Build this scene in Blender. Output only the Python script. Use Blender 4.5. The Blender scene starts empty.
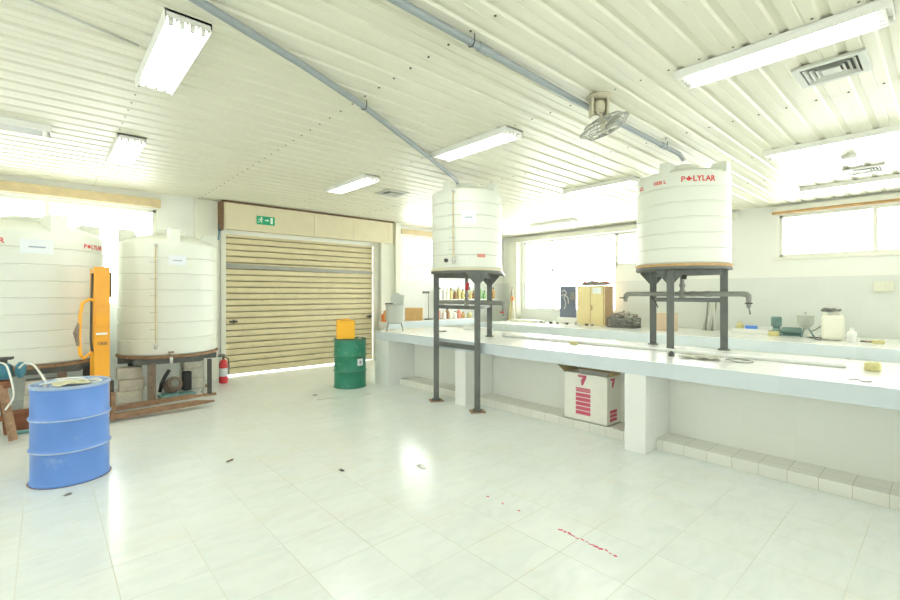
import bpy, bmesh, math, random
from mathutils import Vector, Matrix, Euler
random.seed(7)
PI = math.pi
S = bpy.context.scene
COL = S.collection
H_CEIL = 3.25

# ------------------------------------------------------------------ materials
def _new(name):
    m = bpy.data.materials.new(name); m.use_nodes = True
    nt = m.node_tree
    return m, nt, nt.nodes, nt.links, nt.nodes['Principled BSDF']

def mat(name, col, rough=0.5, metal=0.0, var=0.06, scale=6.0, bump=0.0, dirt=None, dirt_amt=0.5, dirt_scale=3.0,
        emit=None, strength=0.0, coat=0.0):
    m, nt, N, L, b = _new(name)
    geo = N.new('ShaderNodeNewGeometry')
    no = N.new('ShaderNodeTexNoise'); no.inputs['Scale'].default_value = scale; no.inputs['Detail'].default_value = 5
    L.new(geo.outputs['Position'], no.inputs['Vector'])
    mx = N.new('ShaderNodeMix'); mx.data_type = 'RGBA'
    c2 = tuple(max(0, c * (1 - 2.2 * var)) for c in col)
    c1 = tuple(min(1, c * (1 + 1.0 * var)) for c in col)
    mx.inputs['A'].default_value = (*c1, 1); mx.inputs['B'].default_value = (*c2, 1)
    L.new(no.outputs['Fac'], mx.inputs['Factor'])
    out = mx.outputs['Result']
    if dirt:
        n2 = N.new('ShaderNodeTexNoise'); n2.inputs['Scale'].default_value = dirt_scale; n2.inputs['Detail'].default_value = 8
        n2.inputs['Roughness'].default_value = 0.7
        L.new(geo.outputs['Position'], n2.inputs['Vector'])
        rp = N.new('ShaderNodeValToRGB'); rp.color_ramp.elements[0].position = 1 - dirt_amt * 0.6 - 0.15
        rp.color_ramp.elements[1].position = 1 - dirt_amt * 0.6 + 0.05
        L.new(n2.outputs['Fac'], rp.inputs['Fac'])
        m2 = N.new('ShaderNodeMix'); m2.data_type = 'RGBA'
        L.new(rp.outputs['Color'], m2.inputs['Factor']); L.new(out, m2.inputs['A']); m2.inputs['B'].default_value = (*dirt, 1)
        out = m2.outputs['Result']
    L.new(out, b.inputs['Base Color'])
    b.inputs['Roughness'].default_value = rough; b.inputs['Metallic'].default_value = metal
    if coat: b.inputs['Coat Weight'].default_value = coat
    if bump:
        bp = N.new('ShaderNodeBump'); bp.inputs['Strength'].default_value = bump; bp.inputs['Distance'].default_value = 0.01
        L.new(no.outputs['Fac'], bp.inputs['Height']); L.new(bp.outputs['Normal'], b.inputs['Normal'])
    if emit:
        b.inputs['Emission Color'].default_value = (*emit, 1); b.inputs['Emission Strength'].default_value = strength
    return m

def tile_mat(name, col, grout, size=0.2, w=0.003, rough=0.25, off=(0, 0, 0), var=0.04, marble=0.0, marble_col=None, spec=.5,
             above=None, above_col=None, sizes=None, dirt=None, patchy=False):
    """square tiles laid in world coordinates on whatever way a face looks"""
    m, nt, N, L, b = _new(name)
    geo = N.new('ShaderNodeNewGeometry')
    sp = N.new('ShaderNodeSeparateXYZ'); L.new(geo.outputs['Position'], sp.inputs[0])
    sn = N.new('ShaderNodeSeparateXYZ'); L.new(geo.outputs['True Normal'], sn.inputs[0])
    def M(op, a, bb=None, c=None):
        n = N.new('ShaderNodeMath'); n.operation = op
        for i, v in enumerate((a, bb, c)):
            if v is None: continue
            if isinstance(v, (int, float)): n.inputs[i].default_value = v
            else: L.new(v, n.inputs[i])
        return n.outputs[0]
    line = None; cells = []
    for i, ax in enumerate('XYZ'):
        sz = (sizes or (size,) * 3)[i]
        p = M('ADD', sp.outputs[ax], -off[i])
        q = M('DIVIDE', p, sz)
        fr = M('FRACT', q)
        d = M('MINIMUM', fr, M('SUBTRACT', 1.0, fr))
        ln = M('LESS_THAN', d, w / sz)
        ok = M('LESS_THAN', M('ABSOLUTE', sn.outputs[ax]), 0.5)
        ln = M('MULTIPLY', ln, ok)
        cells.append(M('MULTIPLY', M('FLOOR', q), ok))
        line = ln if line is None else M('MAXIMUM', line, ln)
    cx = N.new('ShaderNodeCombineXYZ')
    for i in range(3): L.new(cells[i], cx.inputs[i])
    wn = N.new('ShaderNodeTexWhiteNoise'); wn.noise_dimensions = '3D'; L.new(cx.outputs[0], wn.inputs['Vector'])
    v = M('ADD', M('MULTIPLY', wn.outputs['Value'], 2 * var), 1 - var)
    base = N.new('ShaderNodeMix'); base.data_type = 'RGBA'; base.blend_type = 'MULTIPLY'; base.inputs['Factor'].default_value = 1
    base.inputs['A'].default_value = (*col, 1)
    if marble:
        mp = N.new('ShaderNodeVectorMath'); mp.operation = 'MULTIPLY_ADD'
        L.new(wn.outputs['Color'], mp.inputs[0]); mp.inputs[1].default_value = (7, 7, 7); L.new(geo.outputs['Position'], mp.inputs[2])
        sc = N.new('ShaderNodeMapping'); sc.inputs['Scale'].default_value = (1.0, 2.6, 1.0); sc.inputs['Rotation'].default_value = (0, 0, .6)
        L.new(mp.outputs[0], sc.inputs['Vector'])
        nz = N.new('ShaderNodeTexNoise'); nz.inputs['Scale'].default_value = 2.6; nz.inputs['Detail'].default_value = 8
        nz.inputs['Distortion'].default_value = 1.8; L.new(sc.outputs[0], nz.inputs['Vector'])
        rp = N.new('ShaderNodeValToRGB'); rp.color_ramp.elements[0].position = .42; rp.color_ramp.elements[1].position = .68
        L.new(nz.outputs['Fac'], rp.inputs['Fac'])
        mm = N.new('ShaderNodeMix'); mm.data_type = 'RGBA'
        mm.inputs['A'].default_value = (*col, 1); mm.inputs['B'].default_value = (*(marble_col or col), 1)
        f = M('MULTIPLY', rp.outputs['Color'], marble)
        L.new(f, mm.inputs['Factor']); L.new(mm.outputs['Result'], base.inputs['A'])
    L.new(v, base.inputs['B'])
    out = base.outputs['Result']
    if dirt:
        n2 = N.new('ShaderNodeTexNoise'); n2.inputs['Scale'].default_value = 1.7; n2.inputs['Detail'].default_value = 9
        n2.inputs['Roughness'].default_value = .75; L.new(geo.outputs['Position'], n2.inputs['Vector'])
        r2 = N.new('ShaderNodeValToRGB'); r2.color_ramp.elements[0].position = .5; r2.color_ramp.elements[1].position = .85
        L.new(n2.outputs['Fac'], r2.inputs['Fac'])
        md = N.new('ShaderNodeMix'); md.data_type = 'RGBA'; L.new(M('MULTIPLY', r2.outputs['Color'], .8), md.inputs['Factor'])
        L.new(out, md.inputs['A']); md.inputs['B'].default_value = (*dirt, 1); out = md.outputs['Result']
    if patchy:
        n3 = N.new('ShaderNodeTexNoise'); n3.inputs['Scale'].default_value = .9; n3.inputs['Detail'].default_value = 3
        L.new(geo.outputs['Position'], n3.inputs['Vector'])
        r3 = N.new('ShaderNodeValToRGB'); r3.color_ramp.elements[0].position = .36; r3.color_ramp.elements[1].position = .62
        r3.color_ramp.elements[0].color = (.4, .4, .4, 1); L.new(n3.outputs['Fac'], r3.inputs['Fac'])
        line = M('MULTIPLY', line, r3.outputs['Color'])
    g = N.new('ShaderNodeMix'); g.data_type = 'RGBA'
    L.new(line, g.inputs['Factor']); L.new(out, g.inputs['A']); g.inputs['B'].default_value = (*grout, 1)
    out = g.outputs['Result']
    rsock = M('ADD', M('MULTIPLY', line, .4), rough)
    if above is not None:
        isup = M('GREATER_THAN', sp.outputs['Z'], above)
        a = N.new('ShaderNodeMix'); a.data_type = 'RGBA'
        L.new(isup, a.inputs['Factor']); L.new(out, a.inputs['A']); a.inputs['B'].default_value = (*above_col, 1)
        out = a.outputs['Result']
        rsock = M('MAXIMUM', rsock, M('MULTIPLY', isup, .7))
    b.inputs['Specular IOR Level'].default_value = spec
    L.new(out, b.inputs['Base Color']); L.new(rsock, b.inputs['Roughness'])
    return m

def emis(name, col, s):
    m, nt, N, L, b = _new(name)
    b.inputs['Base Color'].default_value = (.9, .9, .9, 1)
    b.inputs['Emission Color'].default_value = (*col, 1); b.inputs['Emission Strength'].default_value = s
    return m

def glass_mat(name):
    m, nt, N, L, b = _new(name)
    N.remove(b)
    out = [n for n in N if n.type == 'OUTPUT_MATERIAL'][0]
    tr = N.new('ShaderNodeBsdfTransparent'); tr.inputs[0].default_value = (.96, .98, .97, 1)
    gl = N.new('ShaderNodeBsdfGlossy'); gl.inputs['Roughness'].default_value = .05
    fr = N.new('ShaderNodeFresnel'); fr.inputs[0].default_value = 1.3
    mx = N.new('ShaderNodeMixShader'); L.new(fr.outputs[0], mx.inputs[0]); L.new(tr.outputs[0], mx.inputs[1]); L.new(gl.outputs[0], mx.inputs[2])
    L.new(mx.outputs[0], out.inputs[0])
    return m

M_ = {}
M_['floor'] = tile_mat('floor_tiles', (.80, .84, .815), (.54, .53, .43), .4, .0023, .20, (.285, .36, 0), .015, .42, (.68, .74, .73), dirt=(.76, .74, .60), patchy=True, spec=.3)
M_['wall'] = tile_mat('wall_tiles', (.71, .74, .70), (.68, .71, .67), .2, .0018, .3, (.02, .02, .06), .010, above=1.86, above_col=(.84, .85, .80))
M_['bench'] = tile_mat('bench_tiles', (.86, .87, .84), (.80, .81, .77), .2, .0018, .16, (.07, .09, .1), .02)
M_['fascia'] = tile_mat('fascia_tiles_cool_lit', (.655, .72, .755), (.61, .67, .70), .2, .0018, .2, (.07, .09, .3), .025, sizes=(.2, .2, 2.0))  # white tiles; the blue cast of cool light is put into the colour
M_['plinth'] = tile_mat('plinth_tiles', (.80, .80, .73), (.56, .55, .46), .2, .0022, .3, (.02, .09, .3), .03, dirt=(.72, .70, .58), sizes=(.2, .2, 2.0))
M_['under'] = tile_mat('underbench_tiles', (.83, .84, .78), (.80, .81, .75), .2, .0015, .35, (.07, .09, .1), .012)
M_['ceiling'] = mat('cream_sheet_metal', (.79, .77, .635), .42, 0, .03, 1.5)
M_['screw'] = mat('screw_steel', (.12, .11, .08), .6)
M_['cream'] = mat('cream_plaster', (.80, .80, .70), .7, 0, .03, 3)
M_['tan'] = mat('tan_wood_header', (.70, .56, .33), .6, 0, .12, 9)
M_['boxpanel'] = mat('cream_painted_panel', (.78, .71, .50), .55, 0, .05, 4, dirt=(.55, .40, .20), dirt_amt=.25, dirt_scale=5)
M_['shutter'] = mat('cream_shutter_metal', (.74, .65, .42), .5, 0, .08, 5, dirt=(.40, .29, .14), dirt_amt=.42, dirt_scale=9)
M_['shutterband'] = mat('grey_shutter_band', (.40, .40, .36), .5, .3, .1, 8)
M_['rust'] = mat('rusty_steel', (.25, .15, .09), .8, .2, .3, 20, .4)
M_['plastic'] = mat('milky_plastic', (.80, .82, .73), .42, 0, .035, 2.0)
M_['groove'] = mat('milky_plastic_groove', (.62, .66, .60), .5, 0, .03, 2.0)
M_['red'] = mat('red_print', (.75, .06, .05), .5)
M_['wood'] = mat('orange_plywood', (.62, .38, .16), .7, 0, .2, 12)
M_['oldwood'] = mat('weathered_wood', (.42, .26, .15), .8, 0, .35, 18, .4, dirt=(.55, .45, .35), dirt_amt=.4, dirt_scale=12)
M_['redwood'] = mat('dark_red_wood', (.30, .12, .06), .75, 0, .3, 16, .3)
M_['steel'] = mat('grey_painted_steel', (.17, .18, .165), .55, .35, .2, 8, dirt=(.33, .31, .26), dirt_amt=.4, dirt_scale=10)
M_['pipe'] = mat('grey_plastic_pipe', (.30, .335, .34), .4, 0, .06, 5)
M_['galv'] = mat('galvanised_pipe', (.30, .31, .275), .5, .3, .12, 14)
M_['metal'] = mat('bright_metal', (.6, .6, .56), .35, .8, .1, 10)
M_['lampwhite'] = mat('white_enamel', (.86, .86, .80), .35, 0, .02, 4)
M_['tubeoff'] = mat('unlit_tube_glass', (.85, .87, .86), .15)
M_['tubeon'] = emis('lit_tube', (.95, 1.0, 1.0), 13)
M_['tubedim'] = emis('lit_tube_dim', (1.0, 1.0, .93), 10)
M_['black'] = mat('black_rubber', (.03, .03, .03), .6)
M_['dark'] = mat('dark_grey_metal', (.10, .10, .09), .6, .3, .2, 12)
M_['blue'] = mat('blue_drum_paint', (.13, .28, .70), .33, .05, .08, 4, dirt=(.36, .47, .68), dirt_amt=.42, dirt_scale=6)
M_['bluerim'] = mat('worn_blue_rim', (.42, .54, .74), .45, .2, .2, 20, dirt=(.70, .70, .62), dirt_amt=.5, dirt_scale=20)
M_['bluelid'] = mat('dusty_blue_lid', (.22, .32, .58), .5, .2, .15, 8, dirt=(.60, .62, .60), dirt_amt=.5, dirt_scale=9)
M_['green'] = mat('green_drum_paint', (.03, .25, .15), .42, .1, .15, 5, dirt=(.22, .38, .29), dirt_amt=.48, dirt_scale=8)
M_['greenlid'] = mat('dusty_green_lid', (.08, .22, .14), .5, .1, .2, 9)
M_['yellow'] = mat('amber_plastic', (1.0, .50, .02), .4, 0, .04, 6)
M_['orange'] = mat('orange_machine_paint', (.95, .42, .02), .35, 0, .06, 5, coat=.2)
M_['forkbrown'] = mat('rusty_fork_paint', (.36, .21, .12), .7, .1, .3, 15, .2, dirt=(.55, .43, .30), dirt_amt=.3, dirt_scale=14)
M_['white'] = mat('white_paint', (.86, .87, .84), .5, 0, .02, 5)
M_['paper'] = mat('white_paper', (.82, .86, .88), .6, 0, .01, 5)
M_['ink'] = mat('grey_ink', (.35, .42, .50), .7)
M_['concrete'] = mat('pale_concrete_block', (.72, .69, .58), .9, 0, .15, 14, .5, dirt=(.50, .44, .33), dirt_amt=.3, dirt_scale=10)
M_['teal'] = mat('teal_machine_paint', (.20, .42, .40), .5, .1, .15, 12)
M_['tealgrey'] = mat('grey_green_cast_metal', (.20, .33, .315), .5, .2, .15, 10)
M_['petrol'] = mat('petrol_blue_paint', (.07, .24, .33), .45, .2, .2, 14)
M_['rustmotor'] = mat('rusty_motor_casing', (.33, .25, .19), .7, .3, .3, 22, .4)
M_['carton'] = mat('white_carton', (.88, .87, .78), .8, 0, .04, 8, dirt=(.74, .70, .55), dirt_amt=.18, dirt_scale=6)
M_['cartonin'] = mat('brown_carton_inside', (.50, .40, .22), .85, 0, .1, 8)
M_['pink'] = mat('crimson_print', (.66, .12, .19), .7)
M_['brownbox'] = mat('brown_cardboard', (.68, .44, .19), .8, 0, .08, 10)
M_['tanbox'] = mat('tan_cardboard', (.66, .52, .38), .8, 0, .1, 12)
M_['cabinet'] = mat('straw_cabinet_paint', (.78, .66, .36), .55, 0, .04, 5)
M_['cabside'] = mat('brown_wood_side', (.50, .33, .19), .6, 0, .12, 10)
M_['signgreen'] = mat('exit_green', (.02, .42, .20), .4, 0, .02, 4)
M_['signwhite'] = mat('exit_white', (.85, .95, .88), .4, 0, .02, 4)
M_['extred'] = mat('extinguisher_red', (.72, .05, .06), .35, 0, .05, 8)
M_['pinkred'] = mat('faded_red_plastic', (.72, .30, .22), .5)
M_['tubgrey'] = mat('grey_tub_plastic', (.50, .52, .47), .5, 0, .05, 9)
M_['rag'] = mat('pale_grey_rag', (.66, .66, .55), .9, 0, .3, 20, .4)
M_['fancream'] = mat('aged_cream_enamel', (.62, .58, .42), .5, 0, .08, 12)
M_['fanblade'] = mat('grey_fan_blade', (.42, .43, .38), .4, .2, .05, 9)
M_['glass'] = glass_mat('window_glass')
M_['alu'] = mat('pale_window_aluminium', (.80, .79, .70), .45, 0, .05, 8)
M_['cloth'] = mat('pale_yellow_cloth', (.72, .70, .46), .9, 0, .2, 25, .4)
M_['sponge'] = mat('yellow_sponge', (.74, .68, .34), .95, 0, .15, 40, .5)
M_['bluething'] = mat('bright_blue_plastic', (.12, .30, .85), .5)
M_['bluegrey'] = mat('blue_grey_panel', (.17, .20, .27), .5, 0, .1, 9)
M_['crate'] = mat('grey_crate_plastic', (.22, .23, .21), .6, 0, .1, 15)
M_['scrap'] = mat('pale_scraps', (.42, .39, .34), .8, 0, .3, 30)
M_['jug'] = mat('cream_jug_plastic', (.86, .85, .73), .4, 0, .02, 5)
M_['pottank'] = mat('grey_green_enamel', (.52, .56, .50), .45, .1, .06, 9)
M_['pale'] = mat('pale_grey_plastic', (.64, .65, .59), .5, 0, .04, 9)
M_['switch'] = mat('cream_switch_plastic', (.74, .74, .62), .5, 0, .02, 9)
M_['hose'] = mat('clear_white_hose', (.82, .83, .76), .35, 0, .05, 20)
M_['sight'] = mat('yellowed_sight_tube', (.62, .50, .26), .35, 0, .15, 12)

# ------------------------------------------------------------------ mesh builder
class MB:
    def __init__(s): s.bm = bmesh.new(); s.mats = []; s.cur = 0
    def use(s, m):
        if m not in s.mats: s.mats.append(m)
        s.cur = s.mats.index(m); return s
    def _f(s, vs, smooth=False):
        try:
            f = s.bm.faces.new(vs); f.material_index = s.cur; f.smooth = smooth; return f
        except ValueError: return None
    def box(s, c, d, rz=0, rot=None, taper=None):
        hx, hy, hz = d[0] / 2, d[1] / 2, d[2] / 2
        R = rot.to_matrix() if rot is not None else Matrix.Rotation(rz, 3, 'Z')
        c = Vector(c); vs = []
        for z in (-1, 1):
            k = (taper if taper and z > 0 else 1.0)
            for x, y in ((-1, -1), (1, -1), (1, 1), (-1, 1)):
                vs.append(s.bm.verts.new(c + R @ Vector((x * hx * k, y * hy * k, z * hz))))
        for q in ((3, 2, 1, 0), (4, 5, 6, 7), (0, 1, 5, 4), (1, 2, 6, 5), (2, 3, 7, 6), (3, 0, 4, 7)):
            s._f([vs[i] for i in q])
        return s
    def bb(s, x0, x1, y0, y1, z0, z1):
        return s.box(((x0 + x1) / 2, (y0 + y1) / 2, (z0 + z1) / 2), (abs(x1 - x0), abs(y1 - y0), abs(z1 - z0)))
    def tube(s, pts, r, n=12, cap=True, closed=False):
        P = [Vector(p) for p in pts]
        rr = r if isinstance(r, (list, tuple)) else [r] * len(P)
        rings = []; prev = None
        for i, p in enumerate(P):
            if closed: t = (P[(i + 1) % len(P)] - P[i - 1]).normalized()
            else:
                a = P[max(i - 1, 0)]; b = P[min(i + 1, len(P) - 1)]; t = (b - a).normalized()
            if prev is None:
                u = t.orthogonal().normalized()
            else:
                u = (prev - t * prev.dot(t))
                u = u.normalized() if u.length > 1e-6 else t.orthogonal().normalized()
            prev = u; w = t.cross(u)
            rings.append([s.bm.verts.new(p + (u * math.cos(2 * PI * k / n) + w * math.sin(2 * PI * k / n)) * rr[i]) for k in range(n)])
        m = len(rings)
        for i in range(m if closed else m - 1):
            A = rings[i]; B = rings[(i + 1) % m]
            for k in range(n): s._f([A[k], A[(k + 1) % n], B[(k + 1) % n], B[k]], True)
        if cap and not closed:
            s._f(list(reversed(rings[0]))); s._f(rings[-1])
        return s
    def lathe(s, prof, c=(0, 0, 0), n=48, smooth=True, M=None):
        c = Vector(c); rings = []
        for r, z in prof:
            if r < 1e-5: rings.append([s.bm.verts.new((M @ Vector((0, 0, z)) if M else Vector((0, 0, z))) + c)])
            else:
                L_ = []
                for k in range(n):
                    v = Vector((r * math.cos(2 * PI * k / n), r * math.sin(2 * PI * k / n), z))
                    L_.append(s.bm.verts.new((M @ v if M else v) + c))
                rings.append(L_)
        for A, B in zip(rings, rings[1:]):
            for k in range(n):
                k2 = (k + 1) % n
                if len(A) == 1 and len(B) == 1: continue
                if len(A) == 1: s._f([A[0], B[k2], B[k]], smooth)
                elif len(B) == 1: s._f([A[k], A[k2], B[0]], smooth)
                else: s._f([A[k], A[k2], B[k2], B[k]], smooth)
        return s
    def prism(s, poly, z0, z1):
        a = [s.bm.verts.new((x, y, z0)) for x, y in poly]; b = [s.bm.verts.new((x, y, z1)) for x, y in poly]
        s._f(list(reversed(a))); s._f(b)
        for i in range(len(poly)):
            j = (i + 1) % len(poly); s._f([a[i], a[j], b[j], b[i]])
        return s
    def slab3(s, pts, th):
        """polygon of 3-D points given a thickness along th (a vector)"""
        a = [s.bm.verts.new(Vector(p)) for p in pts]; b = [s.bm.verts.new(Vector(p) + Vector(th)) for p in pts]
        s._f(list(reversed(a))); s._f(b)
        for i in range(len(pts)):
            j = (i + 1) % len(pts); s._f([a[i], a[j], b[j], b[i]])
        return s
    def build(s, name, m=None, parent=None, bevel=0, loc=None, sharp=35):
        me = bpy.data.meshes.new(name)
        bmesh.ops.recalc_face_normals(s.bm, faces=s.bm.faces[:])
        if m is not None and not s.mats: s.mats = [m]
        elif m is not None: s.mats[0:0] = []
        for e in s.bm.edges:
            if len(e.link_faces) == 2 and e.calc_face_angle(0) > math.radians(sharp): e.smooth = False
        s.bm.to_mesh(me); s.bm.free()
        for q in (s.mats or [m]): me.materials.append(q)
        o = bpy.data.objects.new(name, me); COL.objects.link(o)
        if parent is not None: o.parent = parent
        if loc is not None: o.location = loc
        if bevel:
            md = o.modifiers.new('bevel', 'BEVEL'); md.width = bevel; md.segments = 2; md.limit_method = 'ANGLE'; md.angle_limit = math.radians(40)
        return o

def thing(name, label, cat, loc=(0, 0, 0), rz=0, group=None):
    o = bpy.data.objects.new(name, None); COL.objects.link(o)
    o.location = loc; o.rotation_euler = (0, 0, rz); o.empty_display_size = .1
    o['label'] = label; o['category'] = cat
    if group: o['group'] = group
    return o
def tag(o, label, cat, group=None):
    o['label'] = label; o['category'] = cat
    if group: o['group'] = group
    return o
def struct(o): o['kind'] = 'structure'; return o
def dup(root, loc, rz, label):
    r = root.copy(); COL.objects.link(r); r.location = loc; r.rotation_euler = (0, 0, rz); r['label'] = label
    for ch in list(root.children):
        c = ch.copy(); COL.objects.link(c); c.parent = r
        for g in list(ch.children):
            d = g.copy(); COL.objects.link(d); d.parent = c
    return r

def text_mesh(body, size, bold=.0):
    cu = bpy.data.curves.new('t', 'FONT'); cu.body = body; cu.size = size; cu.offset = bold; cu.extrude = .0008
    cu.resolution_u = 3
    o = bpy.data.objects.new('t', cu); COL.objects.link(o)
    bpy.context.view_layer.update()
    me = bpy.data.meshes.new_from_object(o.evaluated_get(bpy.context.evaluated_depsgraph_get()))
    bpy.data.objects.remove(o); bpy.data.curves.remove(cu)
    return me
def text_into(mb, body, size, fn, bold=0):
    me = text_mesh(body, size, bold)
    vs = [mb.bm.verts.new(fn(v.co.x, v.co.y, v.co.z)) for v in me.vertices]
    for p in me.polygons: mb._f([vs[i] for i in p.vertices])
    w = max((v.co.x for v in me.vertices), default=0)
    bpy.data.meshes.remove(me)
    return w

def facing(x, y): return math.atan2(-x, y)

# ------------------------------------------------------------------ camera, world
cam = bpy.data.cameras.new('camera'); cam.lens = 18; cam.sensor_width = 36; cam.shift_y = -6 / 900; cam.clip_end = 200
co = bpy.data.objects.new('camera', cam); COL.objects.link(co)
co.location = (0, 0, 1.54); co.rotation_euler = (PI / 2, 0, math.radians(-42)); S.camera = co
w = bpy.data.worlds.new('daylight'); S.world = w; w.use_nodes = True
bg = w.node_tree.nodes['Background']; bg.inputs[0].default_value = (.985, .99, .985, 1); bg.inputs[1].default_value = 3.0
# hazy daylight, far brighter towards the sun side (beyond the far right corner)
def _sky():
    nt = w.node_tree; N = nt.nodes; L = nt.links
    tc = N.new('ShaderNodeTexCoord'); dt = N.new('ShaderNodeVectorMath'); dt.operation = 'DOT_PRODUCT'
    L.new(tc.outputs['Generated'], dt.inputs[0]); dt.inputs[1].default_value = Vector((.93, .36, .05)).normalized()
    mr = N.new('ShaderNodeMapRange'); mr.inputs['From Min'].default_value = -.15; mr.inputs['From Max'].default_value = 1.0
    mr.inputs['To Min'].default_value = SKY_LO; mr.inputs['To Max'].default_value = SKY_HI; mr.interpolation_type = 'SMOOTHSTEP'
    L.new(dt.outputs['Value'], mr.inputs['Value']); L.new(mr.outputs[0], bg.inputs[1])
SKY_LO, SKY_HI = 2.6, 15.0
_sky()
S.view_settings.view_transform = 'Standard'; S.view_settings.look = 'None'; S.view_settings.gamma = 1
S.view_settings.exposure = 0.33
S.cycles.max_bounces = 10; S.cycles.diffuse_bounces = 6; S.cycles.sample_clamp_indirect = 6

# ------------------------------------------------------------------ room shell
X0, X1, Y0, YS, Y1 = -3.0, 10.5, -3.0, 9.03, 9.15
mb = MB(); mb.bb(X0 - .2, X1 + .2, Y0 - .2, Y1 + .2, -.1, 0); struct(mb.build('floor', M_['floor']))

# ceiling of ribbed metal sheets, screws along its purlin lines
mb = MB(); mb.use(M_['ceiling'])
pitch = .2157; y = Y0 - .1; prof = []
ph = .2945
k = math.floor((y - ph) / pitch)
while ph + k * pitch < Y1 + .2:
    a = ph + k * pitch
    prof += [(a - .034, 0), (a - .020, .017), (a + .020, .017), (a + .034, 0), (a + .098, 0), (a + .103, .003), (a + .110, .003), (a + .115, 0)]
    k += 1
seams = [X0 - .2, -.85, .62, 2.10, 3.58, 5.10, 6.60, 8.10, X1 + .2]
for j in range(len(seams) - 1):
    xa, xb = seams[j] - (.03 if j else 0), seams[j + 1]
    dz = .0025 * (j % 2)
    A = [mb.bm.verts.new((xa, p, H_CEIL + q - dz)) for p, q in prof]
    B = [mb.bm.verts.new((xb, p, H_CEIL + q - dz)) for p, q in prof]
    for i in range(len(prof) - 1): mb._f([A[i], A[i + 1], B[i + 1], B[i]])
    At = [mb.bm.verts.new((xa, p, H_CEIL + .06)) for p in (prof[0][0], prof[-1][0])]
    Bt = [mb.bm.verts.new((xb, p, H_CEIL + .06)) for p in (prof[0][0], prof[-1][0])]
    mb._f([At[0], Bt[0], Bt[1], At[1]])
mb.use(M_['screw'])
for sx in seams[1:-1]:
    k = math.ceil((Y0 - ph) / pitch)
    while ph + k * pitch < Y1:
        mb.lathe([(0, -.006), (.008, -.005), (.0085, .001), (0, .001)], (sx - .045, ph + k * pitch + .062, H_CEIL - .001), 8)
        k += 1
ceil = struct(mb.build('ceiling'))

def wall_open(name, axis, at, th, a0, a1, z1, holes, m):
    """wall with rectangular openings; axis 'x' runs along x at y=at, 'y' along y at x=at; th signed thickness"""
    mb = MB()
    xs = sorted({a0, a1, *[h[0] for h in holes], *[h[1] for h in holes]})
    for p, q in zip(xs, xs[1:]):
        cuts = [(0, z1)]
        for h in holes:
            if h[0] <= p + 1e-6 and h[1] >= q - 1e-6:
                new = []
                for (lo, hi) in cuts:
                    if h[2] > lo: new.append((lo, min(hi, h[2])))
                    if h[3] < hi: new.append((max(lo, h[3]), hi))
                cuts = new
        for lo, hi in cuts:
            if hi - lo < 1e-4: continue
            if axis == 'x': mb.bb(p, q, at, at + th, lo, hi)
            else: mb.bb(at, at + th, p, q, lo, hi)
    bmesh.ops.remove_doubles(mb.bm, verts=mb.bm.verts[:], dist=1e-5)
    return struct(mb.build(name, m))

TOP = H_CEIL + .05
WL = (-2.6, 1.42, 1.35, 2.98)
SH = (2.485, 5.72, 0, 2.66)
wall_open('wall_far', 'x', YS, .3, X0 - .2, 6.35, TOP, [WL, SH], M_['wall'])
WB = (6.75, 9.6, 2.25, 3.02)
wall_open('wall_far_recess', 'x', Y1 + .05, .3, 6.35, X1 + .2, TOP, [WB], M_['wall'])
RW = [(-2.6, 2.2, 2.25, 3.05), (3.3, 5.55, 2.25, 3.05), (5.55, 8.42, 1.10, 3.05)]
wall_open('wall_right', 'y', X1, .25, Y0 - .2, Y1 + .35, TOP, RW, M_['wall'])
LW = [(-2.2, 1.6, 1.0, 2.9), (2.2, 6.5, 1.0, 2.9)]  # unseen openings, added to let daylight in from the left
wall_open('wall_left', 'y', X0 - .2, .2, Y0 - .2, Y1, TOP, LW, M_['wall'])
NW = [(-2.4, 2.2, .9, 2.95), (2.8, 8.6, .9, 2.95)]  # openings added behind the camera, out of view, for more daylight
wall_open('wall_near', 'x', Y0 - .2, .2, X0 - .2, X1 + .2, TOP, NW, M_['wall'])

wn = [0]
def window(axis, at, a0, a1, z0, z1, mull, m=None, fr=.05):
    wn[0] += 1
    r = bpy.data.objects.new('window_%d' % wn[0], None); COL.objects.link(r); struct(r)
    mb = MB(); t = .06
    def bb(p, q, lo, hi, tt=t):
        if axis == 'x': mb.bb(p, q, at - tt / 2, at + tt / 2, lo, hi)
        else: mb.bb(at - tt / 2, at + tt / 2, p, q, lo, hi)
    bb(a0, a1, z0, z0 + fr); bb(a0, a1, z1 - fr, z1); bb(a0, a0 + fr, z0, z1); bb(a1 - fr, a1, z0, z1)
    for q in mull: bb(q - fr * .6, q + fr * .6, z0 + fr, z1 - fr)
    mb.build('window_frame', m or M_['alu'], r, .004)
    ed = [a0 + fr] + list(mull) + [a1 - fr]
    for p, q in zip(ed, ed[1:]):
        mb = MB()
        if axis == 'x': mb.bb(p, q, at - .003, at + .003, z0 + fr, z1 - fr)
        else: mb.bb(at - .003, at + .003, p, q, z0 + fr, z1 - fr)
        mb.build('pane', M_['glass'], r)
    return r
window('x', YS + .12, *WL, [-1.45, .03])
window('x', Y1 + .15, *WB, [8.2])
window('y', X1 + .08, *RW[0], [-1.0, .85])
window('y', X1 + .08, *RW[1], [4.4])
wwin = window('y', X1 + .08, *RW[2], [7.45], fr=.035)
MB().bb(X1 + .05, X1 + .11, 5.60, 8.37, 2.19, 2.225).build('transom', M_['alu'], wwin)
window('y', X0 - .1, *LW[0], [-.3])
window('y', X0 - .1, *LW[1], [4.3])
window('x', Y0 - .1, *NW[0], [-.1])
window('x', Y0 - .1, *NW[1], [4.7, 6.7])

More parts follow.
